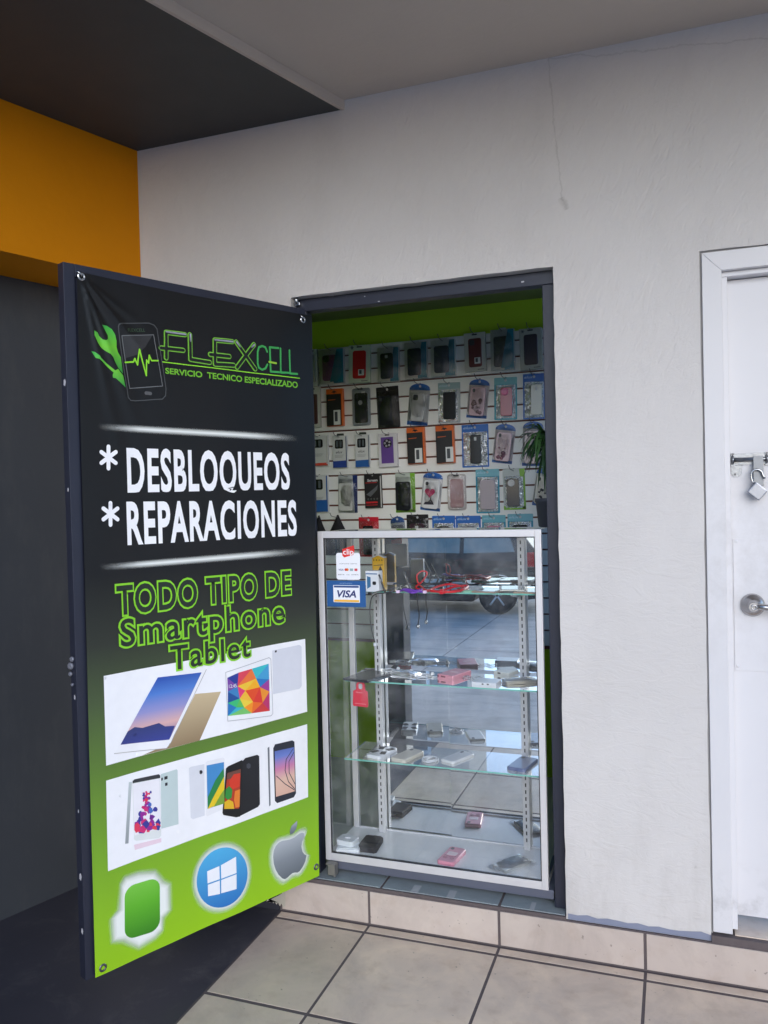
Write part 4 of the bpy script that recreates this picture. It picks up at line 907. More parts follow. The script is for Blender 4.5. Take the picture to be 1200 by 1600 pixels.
        if k.get('heart'):
            hp = [(16*math.sin(q)**3, 13*math.cos(q)-5*math.cos(2*q)-2*math.cos(3*q)-math.cos(4*q)) for q in [2*math.pi*i/30 for i in range(30)]]
            strip(t, 'printed_heart', [(x*w*.016-hx*.10, z*w*.016-hz*.06) for x, z in hp], yy, (206, 50, 110), .0003)
            strip(t, 'printed_tower', [(-hx*.62, -hz*.70), (hx*.42, -hz*.66), (hx*.30, -hz*.52), (hx*.12, -hz*.42), (hx*.05, -hz*.2), (-hx*.03, -hz*.42), (-hx*.2, -hz*.54), (-hx*.5, -hz*.56)], yy, (48, 44, 58), .0003)
        if k.get('ring'):
            b_ = B(); lathe(b_, [(w*.16, -.0178), (w*.155, -.020), (w*.09, -.0205), (w*.085, -.0182)], (k.get('cx', 0)*w-w*.06, 0, icz+ih*.28), 'Y', 20); obj('finger_ring', b_, pc(k['ring'], .25, .5), t, local=True)
        if k.get('size'): label_card(t, -hx*.95, -hx*.35, -hz*.86, -hz*.70, -.0028, (226, 228, 224), False)
        if film != 'foil': b_ = B(); pouch_sheet(b_, w*.95, h*(.97-hd*.5), 0, -h*hd*.25, -.0030, .021, seed+1, .0014, ex=.55); obj('film', b_, FILM, t, local=True)
        if k.get('elux'): elux(t, -hx*.86, -hx*.10, hz*.80, hz*.92, -.0245 if False else -.0034, (190, 220, 240))
    elif kind == 'bag':     # dark fabric pouch, triangular top
        b_ = B(); pouch_sheet(b_, w, h, 0, 0, -.002, .02, seed, .002)
        for v in b_.verts:
            u = max(0, (v.co.z)/hz); v.co.x *= 1-.92*max(0, u)**.8
        obj('fabric', b_, pc(c, .8), t, local=True)
    return t
BLU = (34, 104, 190); TEA = (30, 140, 168); GRN = (120, 180, 40); FOI = (200, 204, 208)
pack('carton', (484, 546, 497, 604), 0, 'pale carton cut off by the door edge, at the left end of the top row', case=(150,156,150), base=(198,204,196))
pack('teal', (500, 546, 538, 600), 0, 'box with a purple phone case behind a bright teal wedge', case=(140, 60, 130), wedge=1, cam='square')
pack('carton', (545, 539, 580, 599), 2, 'pale box with a plain red phone case in the top row', case=(206, 30, 34), base=(206, 220, 198), lab=1, flake=1, cam=None, small=1)
pack('teal', (591, 543, 624, 597), 0, 'shiny teal edged box with a dark case showing a small white camera label', case=(30, 36, 48), cam='mid')
pack('teal', (633, 535, 668, 592), 0, 'teal box with a plain navy case, fourth from the plant end of the top row', case=(24, 32, 56), cam=None)
pack('teal', (674, 531, 712, 588), 0, 'glossy teal box with a slate grey phone case left of the maroon case box', case=(60, 70, 90), cam=None, base=(214, 220, 214))
pack('carton', (726, 520, 760, 581), -1, 'pale grey box with a glossy maroon phone case', case=(96, 34, 36), base=(190, 190, 182), lab=1, cam='square', small=1)
pack('teal', (767, 515, 804, 579), 0, 'teal box with a half hidden grey case between maroon and purple grey case boxes', case=(58, 66, 70), wedge=1, base=(188, 196, 194), cam=None)
pack('carton', (812, 513, 848, 578), -1, 'grey box with a dark purple grey case and snowflake mark beside the frame post', case=(58, 52, 64), base=(178, 180, 172), flake=1, small=1, cam=None)
pack('carton', (482, 605, 501, 668), 0, 'brown and white carton half hidden by the door edge in the second row', case=(84, 52, 48), base=(206, 206, 196), dz=-.05, cam=None)
pack('orange', (512, 608, 537, 666), 0, 'black box with orange top in the second row beside the clear blister pack')
pack('blister', (550, 606, 578, 665), 0, 'clear blister pack with a black phone case showing a round hole', case=(22, 22, 26), base=(150, 160, 168), dot=1, lab=1)
pack('pouch', (587, 603, 624, 669), -2, 'black zip pouch with a black phone case and clear side strip', border=(30, 22, 24), case=(26, 28, 32), cx=-.1, cw=.62, headc=(24, 20, 22), hd=.2, cam='pill')
pack('pouch', (634, 597, 673, 666), 6, 'tilted clear pouch with rounded blue header and a silver white phone case', headc=BLU, round=1, foot=BLU, case=(196, 198, 200), film='clear', border=(180, 184, 186), cam='square', cw=.6, ch=.82)
pack('pouch', (683, 597, 719, 661), 1, 'teal cornered foil pouch with a plain black phone case', border=(180, 186, 188), film='foil', headc=(150, 176, 180), case=(26, 28, 32), elux=1, cam=None, fx=-.05, cx=.04, cw=.66)
pack('pouch', (727, 590, 766, 655), 7, 'tilted blue header pouch with pink glitter case lettered I LOVE YOU, in the second row', headc=BLU, round=1, foot=BLU, case=(206, 172, 180), border=(196, 186, 190), love=1, spots=(150, 120, 126), size=1, cw=.74, cam='pill')
pack('pouch', (771, 589, 808, 656), 1, 'teal headed foil pouch with a pink and red phone case with finger ring', border=(60, 160, 180), film='foil', headc=(120, 186, 196), case=(188, 66, 84), ring=(236, 110, 160), cx=.05, cw=.60, cam=None)
pack('pouch', (816, 583, 852, 655), 1, 'blue bordered foil pouch with a beige phone case behind the frame post', border=BLU, film='foil', headc=BLU, case=(196, 190, 176), elux=1, cx=.12, cw=.58, cam='mid')
pack('watch', (484, 681, 513, 728), 0, 'white box with dark window and red foot stripe beside the door edge', acc=(214, 76, 60), bh=.80, side=(196, 196, 192), elux=0, tab=0)
pack('watch', (521, 681, 543, 731), 0, 'first white watch strap box with navy foot, nearer the red striped box', acc=(44, 70, 150))
pack('watch', (556, 679, 578, 730), 0, 'second white watch strap box with blue foot, beside the purple box', acc=(44, 98, 170), side=(110, 120, 130))
pack('carton', (592, 677, 622, 730), -1, 'white box with purple front and round black camera print', case=None, base=(214, 212, 216), purple=1)
pack('orange', (637, 668, 665, 725), -1, 'black box with orange top below the silver case pouch, third row left')
pack('orange', (682, 665, 711, 724), -1, 'black box with orange top beside the blue foil pouch, third row right', ldx=.18)
pack('pouch', (721, 663, 763, 730), 0, 'large blue bordered foil pouch with a narrow black phone case', border=BLU, film='foil', headc=BLU, case=(22, 20, 24), elux=1, cx=.03, cw=.46, cam='mid', iw=.9)
pack('pouch', (767, 660, 807, 726), 8, 'tilted blue header pouch with pink love case left of the plant leaves', headc=BLU, round=1, foot=BLU, case=(204, 170, 182), border=(196, 186, 192), love=1, spots=(160, 110, 126), size=1, cw=.74, cam='pill')
pack('pouch', (814, 657, 850, 729), 3, 'blue header pouch with pink printed case half hidden behind the plant leaves', headc=BLU, round=1, foot=BLU, case=(206, 180, 190), border=(190, 186, 192), spots=(120, 70, 96), size=1, cw=.74)
pack('watch', (484, 742, 513, 800), 0, 'white box with broad blue foot band beside the door edge', acc=(40, 100, 176), bh=.35, side=(40, 90, 160), elux=0, tab=0)
pack('pouch', (527, 742, 558, 802), 1, 'clear pouch with a milky white phone case and dark blue side', border=(176, 182, 184), case=(206, 208, 204), sidec=(30, 50, 110), cx=-.08, cw=.70, cam=None)
pack('screenbox', (570, 740, 597, 794), -1, 'black box lettered Screen with red stripes')
pack('pouch', (617, 739, 648, 801), 0, 'green edged pouch with a black phone case beside the black Screen box', border=(190, 200, 190), sidec=GRN, case=(26, 28, 32), cx=-.08, cw=.74, cam=None, foot=GRN)
pack('pouch', (655, 736, 693, 800), 7, 'tilted blue header pouch with pink heart and tower print', headc=BLU, round=1, foot=BLU, case=(222, 224, 226), border=(206, 208, 212), heart=1, size=1, cw=.82)
pack('blister', (699, 741, 728, 797), 0, 'clear blister pack with a plain dusty pink phone case', case=(172, 134, 138), base=(206, 200, 200), cam=None)
pack('pouch', (743, 733, 780, 802), 0, 'teal pouch with a clear pinkish phone case with square pattern', border=TEA, film='foil', headc=(120, 186, 200), case=(178, 166, 172), elux=1, cx=.02, cw=.74, cam=None)
pack('pouch', (785, 732, 821, 797), -1, 'green edged foil pouch with a dark phone case with white round hole', border=(190, 198, 196), film='foil', sidec=GRN, case=(46, 46, 54), ring=(206, 206, 206), cx=-.04, cw=.66, cam=None, foot=GRN)
pack('pouch', (830, 729, 866, 793), 9, 'tilted blue header pouch with white printed case at the right end beside the frame post', headc=BLU, round=1, foot=BLU, case=(214, 214, 206), border=(200, 204, 202), spots=(50, 52, 58), cw=.78)
pack('bag', (484, 806, 512, 868), 0, 'black triangular fabric pouch by the door edge, above the showcase', name='fabric_pouch', case=(24, 24, 28))
pack('bag', (510, 805, 545, 868), 0, 'black triangular fabric pouch, second from the door edge above the showcase', name='fabric_pouch', case=(26, 26, 30))
pack('pouch', (560, 808, 591, 870), 0, 'red pack with a black fold in front, above the showcase', border=(206, 30, 50), case=(30, 28, 30), headc=(206, 30, 52), cw=.5, cam=None)
pack('pouch', (609, 806, 636, 868), -5, 'tilted clear pouch with blue header above the left showcase end', headc=(40, 84, 150), round=1, case=(96, 100, 108), border=(140, 150, 160), cw=.8)
pack('pouch', (635, 804, 669, 868), 0, 'black pack with maroon line above the showcase', border=(26, 22, 26), headc=(28, 22, 26), case=(70, 50, 58), cw=.7, cam='mid')
pack('pouch', (675, 806, 711, 872), 0, 'blue foil pouch above the showcase, left one of the blue pair', border=BLU, film='foil', headc=BLU, case=(30, 30, 34), elux=1, cw=.6, cam=None, hd=.13)
pack('pouch', (712, 806, 751, 872), 0, 'blue foil pouch above the showcase, right one of the blue pair', border=BLU, film='foil', headc=BLU, case=(120, 120, 128), elux=1, cw=.6, cam=None, hd=.13)
pack('pouch', (753, 805, 790, 872), 0, 'teal foil pouch with pink case above the showcase', border=TEA, film='foil', headc=(110, 180, 196), case=(206, 140, 160), elux=1, cw=.66, cam=None, hd=.13)
pack('pouch', (793, 803, 833, 872), 0, 'teal foil pouch with black case above the right showcase end', border=TEA, film='foil', headc=(120, 184, 200), case=(34, 34, 40), elux=1, cw=.7, cam=None, hd=.13)
for (hx_, hz_) in HOOKS:
    b_ = B(); tube(b_, [(hx_, SLY, hz_+.006), (hx_, SLY-.03, hz_+.005), (hx_-.004, SLY-.075, hz_+.012), (hx_-.006, SLY-.088, hz_+.028)], .0016, 6)
    bx(b_, hx_-.004, hx_+.004, SLY-.002, SLY-.0004, hz_, hz_+.016, .0005)
    obj('hook', b_, DARKSTEEL, slat)

# =================================================================== THINGS IN THE DISPLAY CASE
def item(name, label, cat, px, z, rz=0., group=None):
    q = onZ(px[0], px[1], z); return thing(name, label, cat, (q.x, q.y, z), group, (0, 0, R_(rz)))
def flat_box(bm, w, d, h, r=.004, z0=0., ch=.0015, mi=0):
    """rounded slab lying flat: w across x, d along y, from z0 up by h"""
    pts = rr(w, d, r); k = set(bm.verts); plate(bm, pts, 0, h, ch, mi)
    for v in bm.verts:
        if v not in k: x, y, z = v.co; v.co = (x, z, z0+y)
def coil(bm, r0, n_, rad, z0=0., sx=1., seed=1, r_=.0014):
    r = random.Random(seed); pts = []
    for i in range(n_*16):
        a = i*2*math.pi/16; q = r0*(1+.18*math.sin(a*.37+seed))*(1-.25*i/(n_*16)); pts.append((q*math.cos(a)*sx, q*math.sin(a), z0+r_+.0022*(i/16)*.7+.001*math.sin(a*1.7)))
    tube(bm, pts, r_, 6)
S1, S2, S3, S0 = SHELF[0]+.0052, SHELF[1]+.0052, SHELF[2]+.0052, .2005
WC = pc((232, 234, 240), .35, .2); BK = pc((26, 26, 30), .5)
# bottom
t = item('plastic_box', 'clear white plastic box, lower of two stacked at the left foot of the showcase', 'box', (545, 1328), S0, 14, 'white plastic boxes')
b_ = B(); flat_box(b_, .085, .07, .016, .008); obj('box', b_, WC, t, True); b_ = B(); flat_box(b_, .078, .062, .003, .006, .0165); obj('lid', b_, mat('frosted_lid', (.7,.73,.76), .25), t, True)
t = thing('plastic_box', 'frosted white plastic box lying on top of the other one by the black pouch', 'box', (t.location.x-.008, t.location.y+.012, S0+.0200), 'white plastic boxes', (0, 0, R_(-8)))
b_ = B(); flat_box(b_, .07, .058, .018, .012); obj('box', b_, mat('frosted_white_plastic', (.72,.75,.79), .3, 0, .05), t, True); b_ = B(); flat_box(b_, .02, .01, .003, .003, .0185); obj('latch', b_, WC, t, True)
t = item('pouch', 'flat black pouch with a short tab on the showcase floor', 'pouch', (579, 1322), S0, 3)
b_ = B(); pts = [(-.036,-.05),(-.03,-.056),(.03,-.056),(.038,-.048),(.034,.046),(.028,.05),(-.028,.05),(-.034,.046)]; k = set(b_.verts); plate(b_, pts, 0, .02, .005)
for v in b_.verts: x, y, z = v.co; v.co = (x, z, y)
obj('body', b_, pc((36, 36, 42), .75), t, True); b_ = B(); flat_box(b_, .018, .012, .004, .004, .010); bmesh.ops.translate(b_, verts=b_.verts, vec=(0, .056, 0)); obj('tab', b_, BK, t, True)
def lying_case(label, px, z, rz, c, w=.066, d=.128, h=.009, group='phone cases on the showcase shelves', extra=None, cat='phone case'):
    t = item('phone_case', label, cat, px, z, rz, group); b_ = B(); flat_box(b_, w, d, h, .010, 0, .003); obj('shell', b_, pc(c, .3, .5), t, True)
    b_ = B(); flat_box(b_, w*.2, d*.14, .0008, w*.06, h); bmesh.ops.translate(b_, verts=b_.verts, vec=(-w*.25, d*.36, 0)); obj('camera_opening', b_, pc((60, 62, 70)), t, True)
    if extra: extra(t, w, d, h)
    return t
def face_print(t, w, d, h):
    b_ = B()
    for sx in (-1, 1): tube(b_, [(sx*w*.2+w*.1*math.cos(q), -d*.24+w*.1*math.sin(q), h+.0004) for q in [2*math.pi*i/14 for i in range(15)]], .0008, 4)
    tube(b_, [(-w*.35, -d*.1, h+.0004), (0, -d*.16, h+.0004), (w*.35, -d*.1, h+.0004)], .0008, 4)
    obj('printed_line', b_, pc((120, 50, 80)), t, True)
    b_ = B(); flat_box(b_, w*.55, d*.22, .0005, .004, h+.0001); bmesh.ops.translate(b_, verts=b_.verts, vec=(0, d*.05, 0)); obj('printed_patch', b_, pc((240, 214, 224)), t, True)
lying_case('pink phone case with printed lines on the showcase floor', (706, 1341), S0, -8, (226, 140, 164), .062, .122, .014, extra=face_print)
BAGF = glass('thin_bag_film', (.97, .975, .98), 1.28, (26, .004))
def bagged(label, px, z, rz, w, d, c, group=None):
    t = item('bagged_case', label, 'phone case', px, z, rz, group); b_ = B(); flat_box(b_, w*.78, d*.8, .010, .008, .001, .003); obj('shell', b_, pc(c, .25, .5), t, True)
    b_ = B(); G = []; r = random.Random(int(px[0]))
    for j in range(15):
        row = []
        for i in range(9):
            u, v = i/8, j/14; e = (math.sin(math.pi*u)*math.sin(math.pi*v))**.4 if 0 < i < 8 and 0 < j < 14 else 0
            row.append(b_.verts.new(((u-.5)*w, (v-.5)*d, .002+e*.0125+r.uniform(0, .002))))
        G.append(row)
    for j in range(14):
        for i in range(8): b_.faces.new((G[j][i], G[j][i+1], G[j+1][i+1], G[j+1][i])).smooth = True
    obj('clear_bag', b_, BAGF, t, True); return t
bagged('white phone case in a crumpled clear bag on the showcase floor', (800, 1352), S0, -34, .085, .155, (206, 208, 206))
# third shelf
def zebra(t, w, d, h):
    for k, (x, y, a) in enumerate(((-.3, .22, 20), (.3, .22, -20), (-.3, -.16, -20), (.3, -.16, 20))):
        b_ = B(); flat_box(b_, w*.34, d*.26, .0006, w*.08, h+.0001); bmesh.ops.rotate(b_, verts=b_.verts, matrix=Matrix.Rotation(R_(a), 3, 'Z')); bmesh.ops.translate(b_, verts=b_.verts, vec=(x*w, y*d, 0)); obj('black_patch', b_, BK, t, True)
lying_case('white phone case with four black patches on the lowest shelf', (597, 1178), S3, -14, (232, 234, 240), .060, .120, .012, extra=zebra)
lying_case('cream phone case left of the white cable coil on the lowest shelf', (637, 1183), S3, -18, (206, 200, 186), .062, .125, .012)
t = item('cable_coil', 'coiled white cable lying on the lowest glass shelf', 'cable', (672, 1188), S3, 0); b_ = B(); coil(b_, .034, 4, .0, 0, .85, 3); obj('cable', b_, WC, t, True); b_ = B(); tube(b_, [(-.01,-.005,.006),(.004,.012,.008)], .003, 8); obj('plug', b_, WC, t, True)
lying_case('white phone case with rounded corners in the middle of the lowest shelf', (715, 1185), S3, -24, (226, 228, 232), .060, .122, .009)
lying_case('slate blue phone case beside the right shelf standard on the lowest shelf', (817, 1196), S3, -12, (96, 108, 150), .066, .128, .011)
# second shelf
t = item('tablet', 'thin black tablet lying on the left end of the middle shelf', 'tablet', (574, 1058), S2, -14); b_ = B(); flat_box(b_, .105, .16, .007, .008); obj('body', b_, pc((40, 42, 48), .25, .3), t, True); b_ = B(); flat_box(b_, .093, .142, .0005, .002, .0072, .0001); obj('screen', b_, mat('dark_screen', (.02,.02,.025), .08), t, True)
q0 = onY(564, 1064, SY0-.004); t = thing('hang_tag', 'red plastic tag with hook hole hanging below the middle shelf', 'tag', (q0.x, SY0-.004, q0.z), None, (0, R_(2), 0))
tg = [(-.026,-.090),(.026,-.090),(.029,-.084),(.026,-.036),(.017,-.030),(.016,-.010),(.008,-.001),(-.008,-.001),(-.016,-.010),(-.017,-.030),(-.028,-.036),(-.029,-.084)]
b_ = B(); plate(b_, tg, .0, -.004, .0008); obj('tag', b_, pc((214, 40, 64), .35), t, True)
b_ = B(); plate(b_, rr(.014, .020, .0065, 0, -.018), -.0041, -.0046, .0002); obj('hook_hole', b_, pc((180, 184, 188)), t, True)
b_ = B(); txt_local(b_, 'SERIE', -.017, .008, -.042, -.038, -.0045); bx(b_, -.021, .021, -.0046, -.0042, -.080, -.0785); obj('printed_line', b_, pc((240, 150, 160)), t, True)
def buds(label, px, z, sx, seed, name='earphones', c=WC):
    t = item(name, label, 'earphones', px, z, 0, 'coiled white earphones'); b_ = B(); coil(b_, .028, 3, 0, 0, sx, seed, .0016); tube(b_, [(.02,.0,.004),(.05,-.012,.003),(.07,.004,.003),(.085,-.004,.004)], .0014, 6); obj('cable', b_, c, t, True)
    for dx, dy in ((.03, .022), (.088, -.004)): b_ = B(); lathe(b_, [(.003, 0), (.0075, .002), (.0075, .007), (.004, .012)], (dx, dy, .001), 'Z', 12); obj('earbud', b_, c, t, True)
buds('coiled white earphones in front of the left standard on the middle shelf', (607, 1049), S2, .8, 2)
buds('loose white earphones beside the pink power pack on the middle shelf', (660, 1057), S2, 1.1, 5)
bagged('clear bag with a pale case on the middle shelf right of the left standard', (634, 1054), S2, 70, .07, .12, (214, 218, 224))
t = item('power_pack', 'pink power pack with end sockets on the middle shelf', 'power bank', (710, 1057), S2, -20); b_ = B(); flat_box(b_, .068, .115, .016, .004); obj('body', b_, pc((232, 150, 168), .35, .2), t, True)
b_ = B(); bx(b_, -.016, .002, -.0590, -.0576, .007, .012); bx(b_, -.031, -.026, -.0590, -.0576, .006, .013); obj('socket', b_, pc((120, 50, 66)), t, True); b_ = B(); flat_box(b_, .03, .014, .0005, .002, .0161, .0001); obj('printed_mark', b_, pc((242, 200, 208)), t, True)
t = item('chain', 'short silver link chain beside the pink power pack', 'chain', (738, 1060), S2, 0); b_ = B()
for i in range(14):
    cx, cy2 = -.03+.005*i, .012*math.sin(i*.8); up = i % 2
    tube(b_, [(cx+.0045*math.cos(a), cy2+(.003*math.sin(a) if not up else 0), .004+(.003*math.sin(a) if up else 0)) for a in [2*math.pi*q/10 for q in range(11)]], .0009, 5, False)
obj('links', b_, STEEL, t, True)
t = item('charger_box', 'flat white box with two dark sockets at the front of the middle shelf', 'box', (760, 1069), S2, -3); b_ = B(); flat_box(b_, .085, .07, .013, .003); obj('body', b_, WC, t, True); b_ = B(); bx(b_, -.006, .0, -.0362, -.0352, .006, .010); bx(b_, .012, .018, -.0362, -.0352, .006, .010); obj('socket', b_, BK, t, True)
t = item('power_pack', 'white power pack near the mirror on the right of the middle shelf', 'power bank', (795, 1052), S2, -24); b_ = B(); flat_box(b_, .065, .10, .013, .004); obj('body', b_, pc((226, 228, 222), .35), t, True); b_ = B(); bx(b_, -.012, .0, -.0512, -.0502, .006, .011); obj('socket', b_, BK, t, True)
bagged('beige wallet case in a clear bag at the right end of the middle shelf', (812, 1066), S2, -62, .075, .14, (206, 196, 178))
# top shelf
t = item('tablet_box', 'small white box printed with a blue tablet, standing on the top shelf', 'box', (585, 924), S1, -8); b_ = B(); bx(b_, -.026, .026, -.014, .014, 0, .072, .001); obj('carton', b_, pc((216, 220, 226)), t, True)
b_ = B(); plate(b_, [(-.020,.010),(-.006,.018),(-.006,.050),(-.020,.054)], -.0141, -.0146, .0001); obj('printed_tablet', b_, pc((60, 110, 150)), t, True); b_ = B(); plate(b_, rr(.014,.012,.004,.008,.030), -.0141, -.0146, .0001); obj('printed_plug', b_, BK, t, True)
b_ = B(); plate(b_, [(-.024,.060),(.020,.060),(.020,.064),(-.024,.064)], -.0141, -.0146, .0001); obj('printed_band', b_, pc((90, 120, 160)), t, True)
q0 = onZ(587, 916, S1); t = thing('yellow_box', 'yellow house shaped card box with black print behind the white tablet box', 'box', (q0.x+.004, q0.y+.045, S1), None, (0, 0, R_(-4)))
b_ = B(); yp = [(-.028,0),(.020,0),(.020,.100),(-.004,.110),(-.028,.100)]; plate(b_, yp, .012, -.012, .001); obj('carton', b_, pc((226, 176, 30)), t, True)
b_ = B(); plate(b_, [(-.028,.101),(-.004,.111),(.020,.101),(.020,.104),(-.004,.114),(-.028,.104)], .0125, -.0125, .0005); obj('white_edge', b_, WC, t, True)
b_ = B()
for k in range(4): plate(b_, rr(.004,.005,.001,-.021+.011*k,.093), -.0122, -.0126, .0001)
plate(b_, [(-.022,.072),(.014,.074),(.014,.077),(-.022,.074)], -.0122, -.0126, .0001); plate(b_, [(-.006,.05),(.016,.05),(.005,.072)], -.0122, -.0127, .0001); obj('printed_mark', b_, BK, t, True)
def cable(label, pts, z, r, c, ends=None, name='cable', group='cables tangled on the top shelf', cat='cable'):
    P = [onZ(x, y, z)+Vector((0, 0, h)) for x, y, h in pts]; base = P[0].copy(); base.z = z; t = thing(name, label, cat, tuple(base), group); Q = []
    for i in range(len(P)-1):
        a, b2, c2, d2 = P[max(i-1,0)], P[i], P[i+1], P[min(i+2,len(P)-1)]
        for k in range(6):
            s = k/6; Q.append(.5*((2*b2)+(c2-a)*s+(2*a-5*b2+4*c2-d2)*s*s+(3*b2-a-3*c2+d2)*s**3))
    Q.append(P[-1]); bm = B(); tube(bm, [q for q in Q], r, 8); obj('cord', bm, pc(c, .4, .2), t)
    bm = B()
    for e in (Q[0], Q[-1]):
        bx(bm, e.x-.006, e.x+.006, e.y-.005, e.y+.005, e.z-.003, e.z+.006, .001)
    obj('plug', bm, pc(ends or c, .4), t); return t
cable('red cable standing up in a loop on the top shelf', [(668,925,.003),(655,922,.02),(652,922,.05),(660,920,.062),(668,920,.055),(660,922,.03),(650,924,.012),(676,926,.004)], S1, .0028, (206, 30, 40))
cable('thick red cable bundle lying left of the back seam on the top shelf', [(690,925,.004),(712,922,.012),(731,920,.010),(722,925,.006),(700,927,.004),(672,926,.008),(700,921,.018),(726,922,.006),(690,928,.003)], S1, .0040, (200, 28, 40))
cable('purple cable lying beside the red loop on the top shelf', [(622,927,.004),(634,924,.008),(648,926,.006),(660,925,.008),(645,928,.004),(630,925,.010),(664,927,.003)], S1, .0036, (110, 56, 176), (220, 200, 226))
cable('thin black cable tangled in front of the white tablet box', [(578,929,.002),(590,926,.004),(604,924,.004),(622,922,.010),(612,925,.003),(598,928,.002),(640,923,.004)], S1, .0016, (24, 24, 27))
cable('black cable bundle behind the purple cable on the top shelf', [(624,919,.003),(640,917,.012),(656,918,.010),(675,919,.014),(650,920,.008),(690,921,.004)], S1, .0034, (28, 28, 34))
# two black styluses leaning
for (xa, ya, lab) in ((602, 926, 'slim black pen leaning on the left standard'), (641, 921, 'slim black pen with silver clip leaning near the purple cable')):
    q = onZ(xa, ya, S1); t = thing('stylus', lab, 'pen', tuple(q), 'slim pens on the top shelf'); d = Vector((-.026, .012, .060))
    b_ = B(); tube(b_, [q, q+d*.12, q+d*.9, q+d], .0032, 8); obj('barrel', b_, pc((24, 24, 28), .3), t); b_ = B(); tube(b_, [q+d*.55+Vector((0,-.0042,0)), q+d*.95+Vector((0,-.0042,0))], .0011, 6); obj('clip', b_, STEEL, t)
# flat cards of screen glass
for i, (px_, rz, c, lab) in enumerate((((766, 923), -10, (168, 140, 124), 'brown screen glass card in the middle of the flat row on the top shelf'), ((800, 920), 12, (206, 206, 200), 'white edged screen glass card leaning over the brown cards on the top shelf'), ((829, 924), -6, (176, 146, 128), 'brown screen glass card at the right shelf standard on the top shelf'), ((737, 921), 24, (130, 190, 160), 'green edged screen glass sheet beside the red cables'))):
    t = item('screen_card', lab, 'card', px_, S1 + (.0045 if i == 1 else 0), rz, 'flat screen glass cards on the top shelf'); b_ = B(); flat_box(b_, .085, .125, .004, .003); obj('card', b_, pc(c), t, True); b_ = B(); flat_box(b_, .07, .11, .0006, .006, .0041, .0002); obj('screen_glass', b_, mat('protector_glass', (.34,.36,.36), .08), t, True)
# hanging cords
def hang(label, pts, Y, r, c, cat='cable', white=False):
    P = [onY(x, y, Y) for x, y in pts]; t = thing('hanging_cord', label, cat, tuple(P[0])); Q = []
    for i in range(len(P)-1):
        a, b2, c2, d2 = P[max(i-1,0)], P[i], P[i+1], P[min(i+2,len(P)-1)]
        for k in range(5):
            s = k/5; Q.append(.5*((2*b2)+(c2-a)*s+(2*a-5*b2+4*c2-d2)*s*s+(3*b2-a-3*c2+d2)*s**3))
    Q.append(P[-1]); b_ = B(); tube(b_, Q, r, 7); obj('cord', b_, pc(c, .5), t)
    b_ = B(); e = Q[-1]; lathe(b_, [(.003, e.z-.014), (.006, e.z-.012), (.006, e.z-.002), (.003, e.z)], (e.x, e.y, 0), 'Z', 10); obj('plug', b_, WC if white else STEEL, t); return t
hang('black cord hanging from the top shelf towards the mirror', [(651,928),(653,945),(655,962),(653,976)], CYM-.05, .0022, (24, 24, 28))
hang('black cord drooping over the left end of the top shelf with a white plug', [(598,927),(588,928),(580,936),(578,960),(581,985),(586,1004)], .12, .0022, (28, 28, 32), white=True)
# plant in a dark pot on the top of the case
q0 = onY(852, 827, .19); px0, pz0 = q0.x+.012, CZ1
plant = thing('potted_plant', 'potted plant with long drooping dark green leaves at the right end of the showcase top', 'plant', (px0, .19, pz0))
b_ = B(); lathe(b_, [(.028, pz0+.0005), (.034, pz0+.004), (.042, pz0+.085), (.045, pz0+.086), (.045, pz0+.098), (.040, pz0+.098), (.038, pz0+.088), (.001, pz0+.087)], (px0, .19, 0), 'Z', 24); obj('pot', b_, pc((66, 70, 80), .5), plant)
b_ = B(); top = pz0+.30; tube(b_, [(px0, .19, pz0+.085), (px0+.004, .188, pz0+.18), (px0, .19, top)], .006, 8, True, .0035); obj('stem', b_, mat('plant_stem', S(84, 92, 60), .6), plant)
m, n, b, o = mat_new('dark_green_leaf'); n.links.new(mixc(n, noise(n, objc(n), 20, 4), S(34, 66, 36), S(62, 100, 52)), b.inputs['Base Color']); b.inputs['Roughness'].default_value = .35
r = random.Random(11); b_ = B()
def leaf(bm, base, az, L, rise, droop, wd):
    d = Vector((math.cos(az), math.sin(az), 0)); side = Vector((-d.y, d.x, 0)); prev = None; K = 9
    for i in range(K+1):
        s = i/K; p = base + d*(L*s*(1-.18*s)) + Vector((0, 0, rise*s-droop*s*s)); w_ = wd*(math.sin(math.pi*min(1, .16+s*.84))**.75)+.0003
        tw = Vector((0, 0, w_*.35)); row = [bm.verts.new(p-side*w_+tw), bm.verts.new(p), bm.verts.new(p+side*w_+tw)]
        if prev:
            for k in range(2): bm.faces.new((prev[k], prev[k+1], row[k+1], row[k])).smooth = True
        prev = row
for i in range(70):
    base = Vector((px0+r.uniform(-.006,.006), .19+r.uniform(-.006,.006), pz0+r.uniform(.23,.31))); az = math.pi + r.uniform(-2.9, 2.9)*.62 if i < 46 else r.uniform(0, 6.28)
    leaf(b_, base, az, r.uniform(.07,.14), r.uniform(.06,.15), r.uniform(.08,.20), r.uniform(.0045,.0085))
obj('leaves', b_, m, plant)

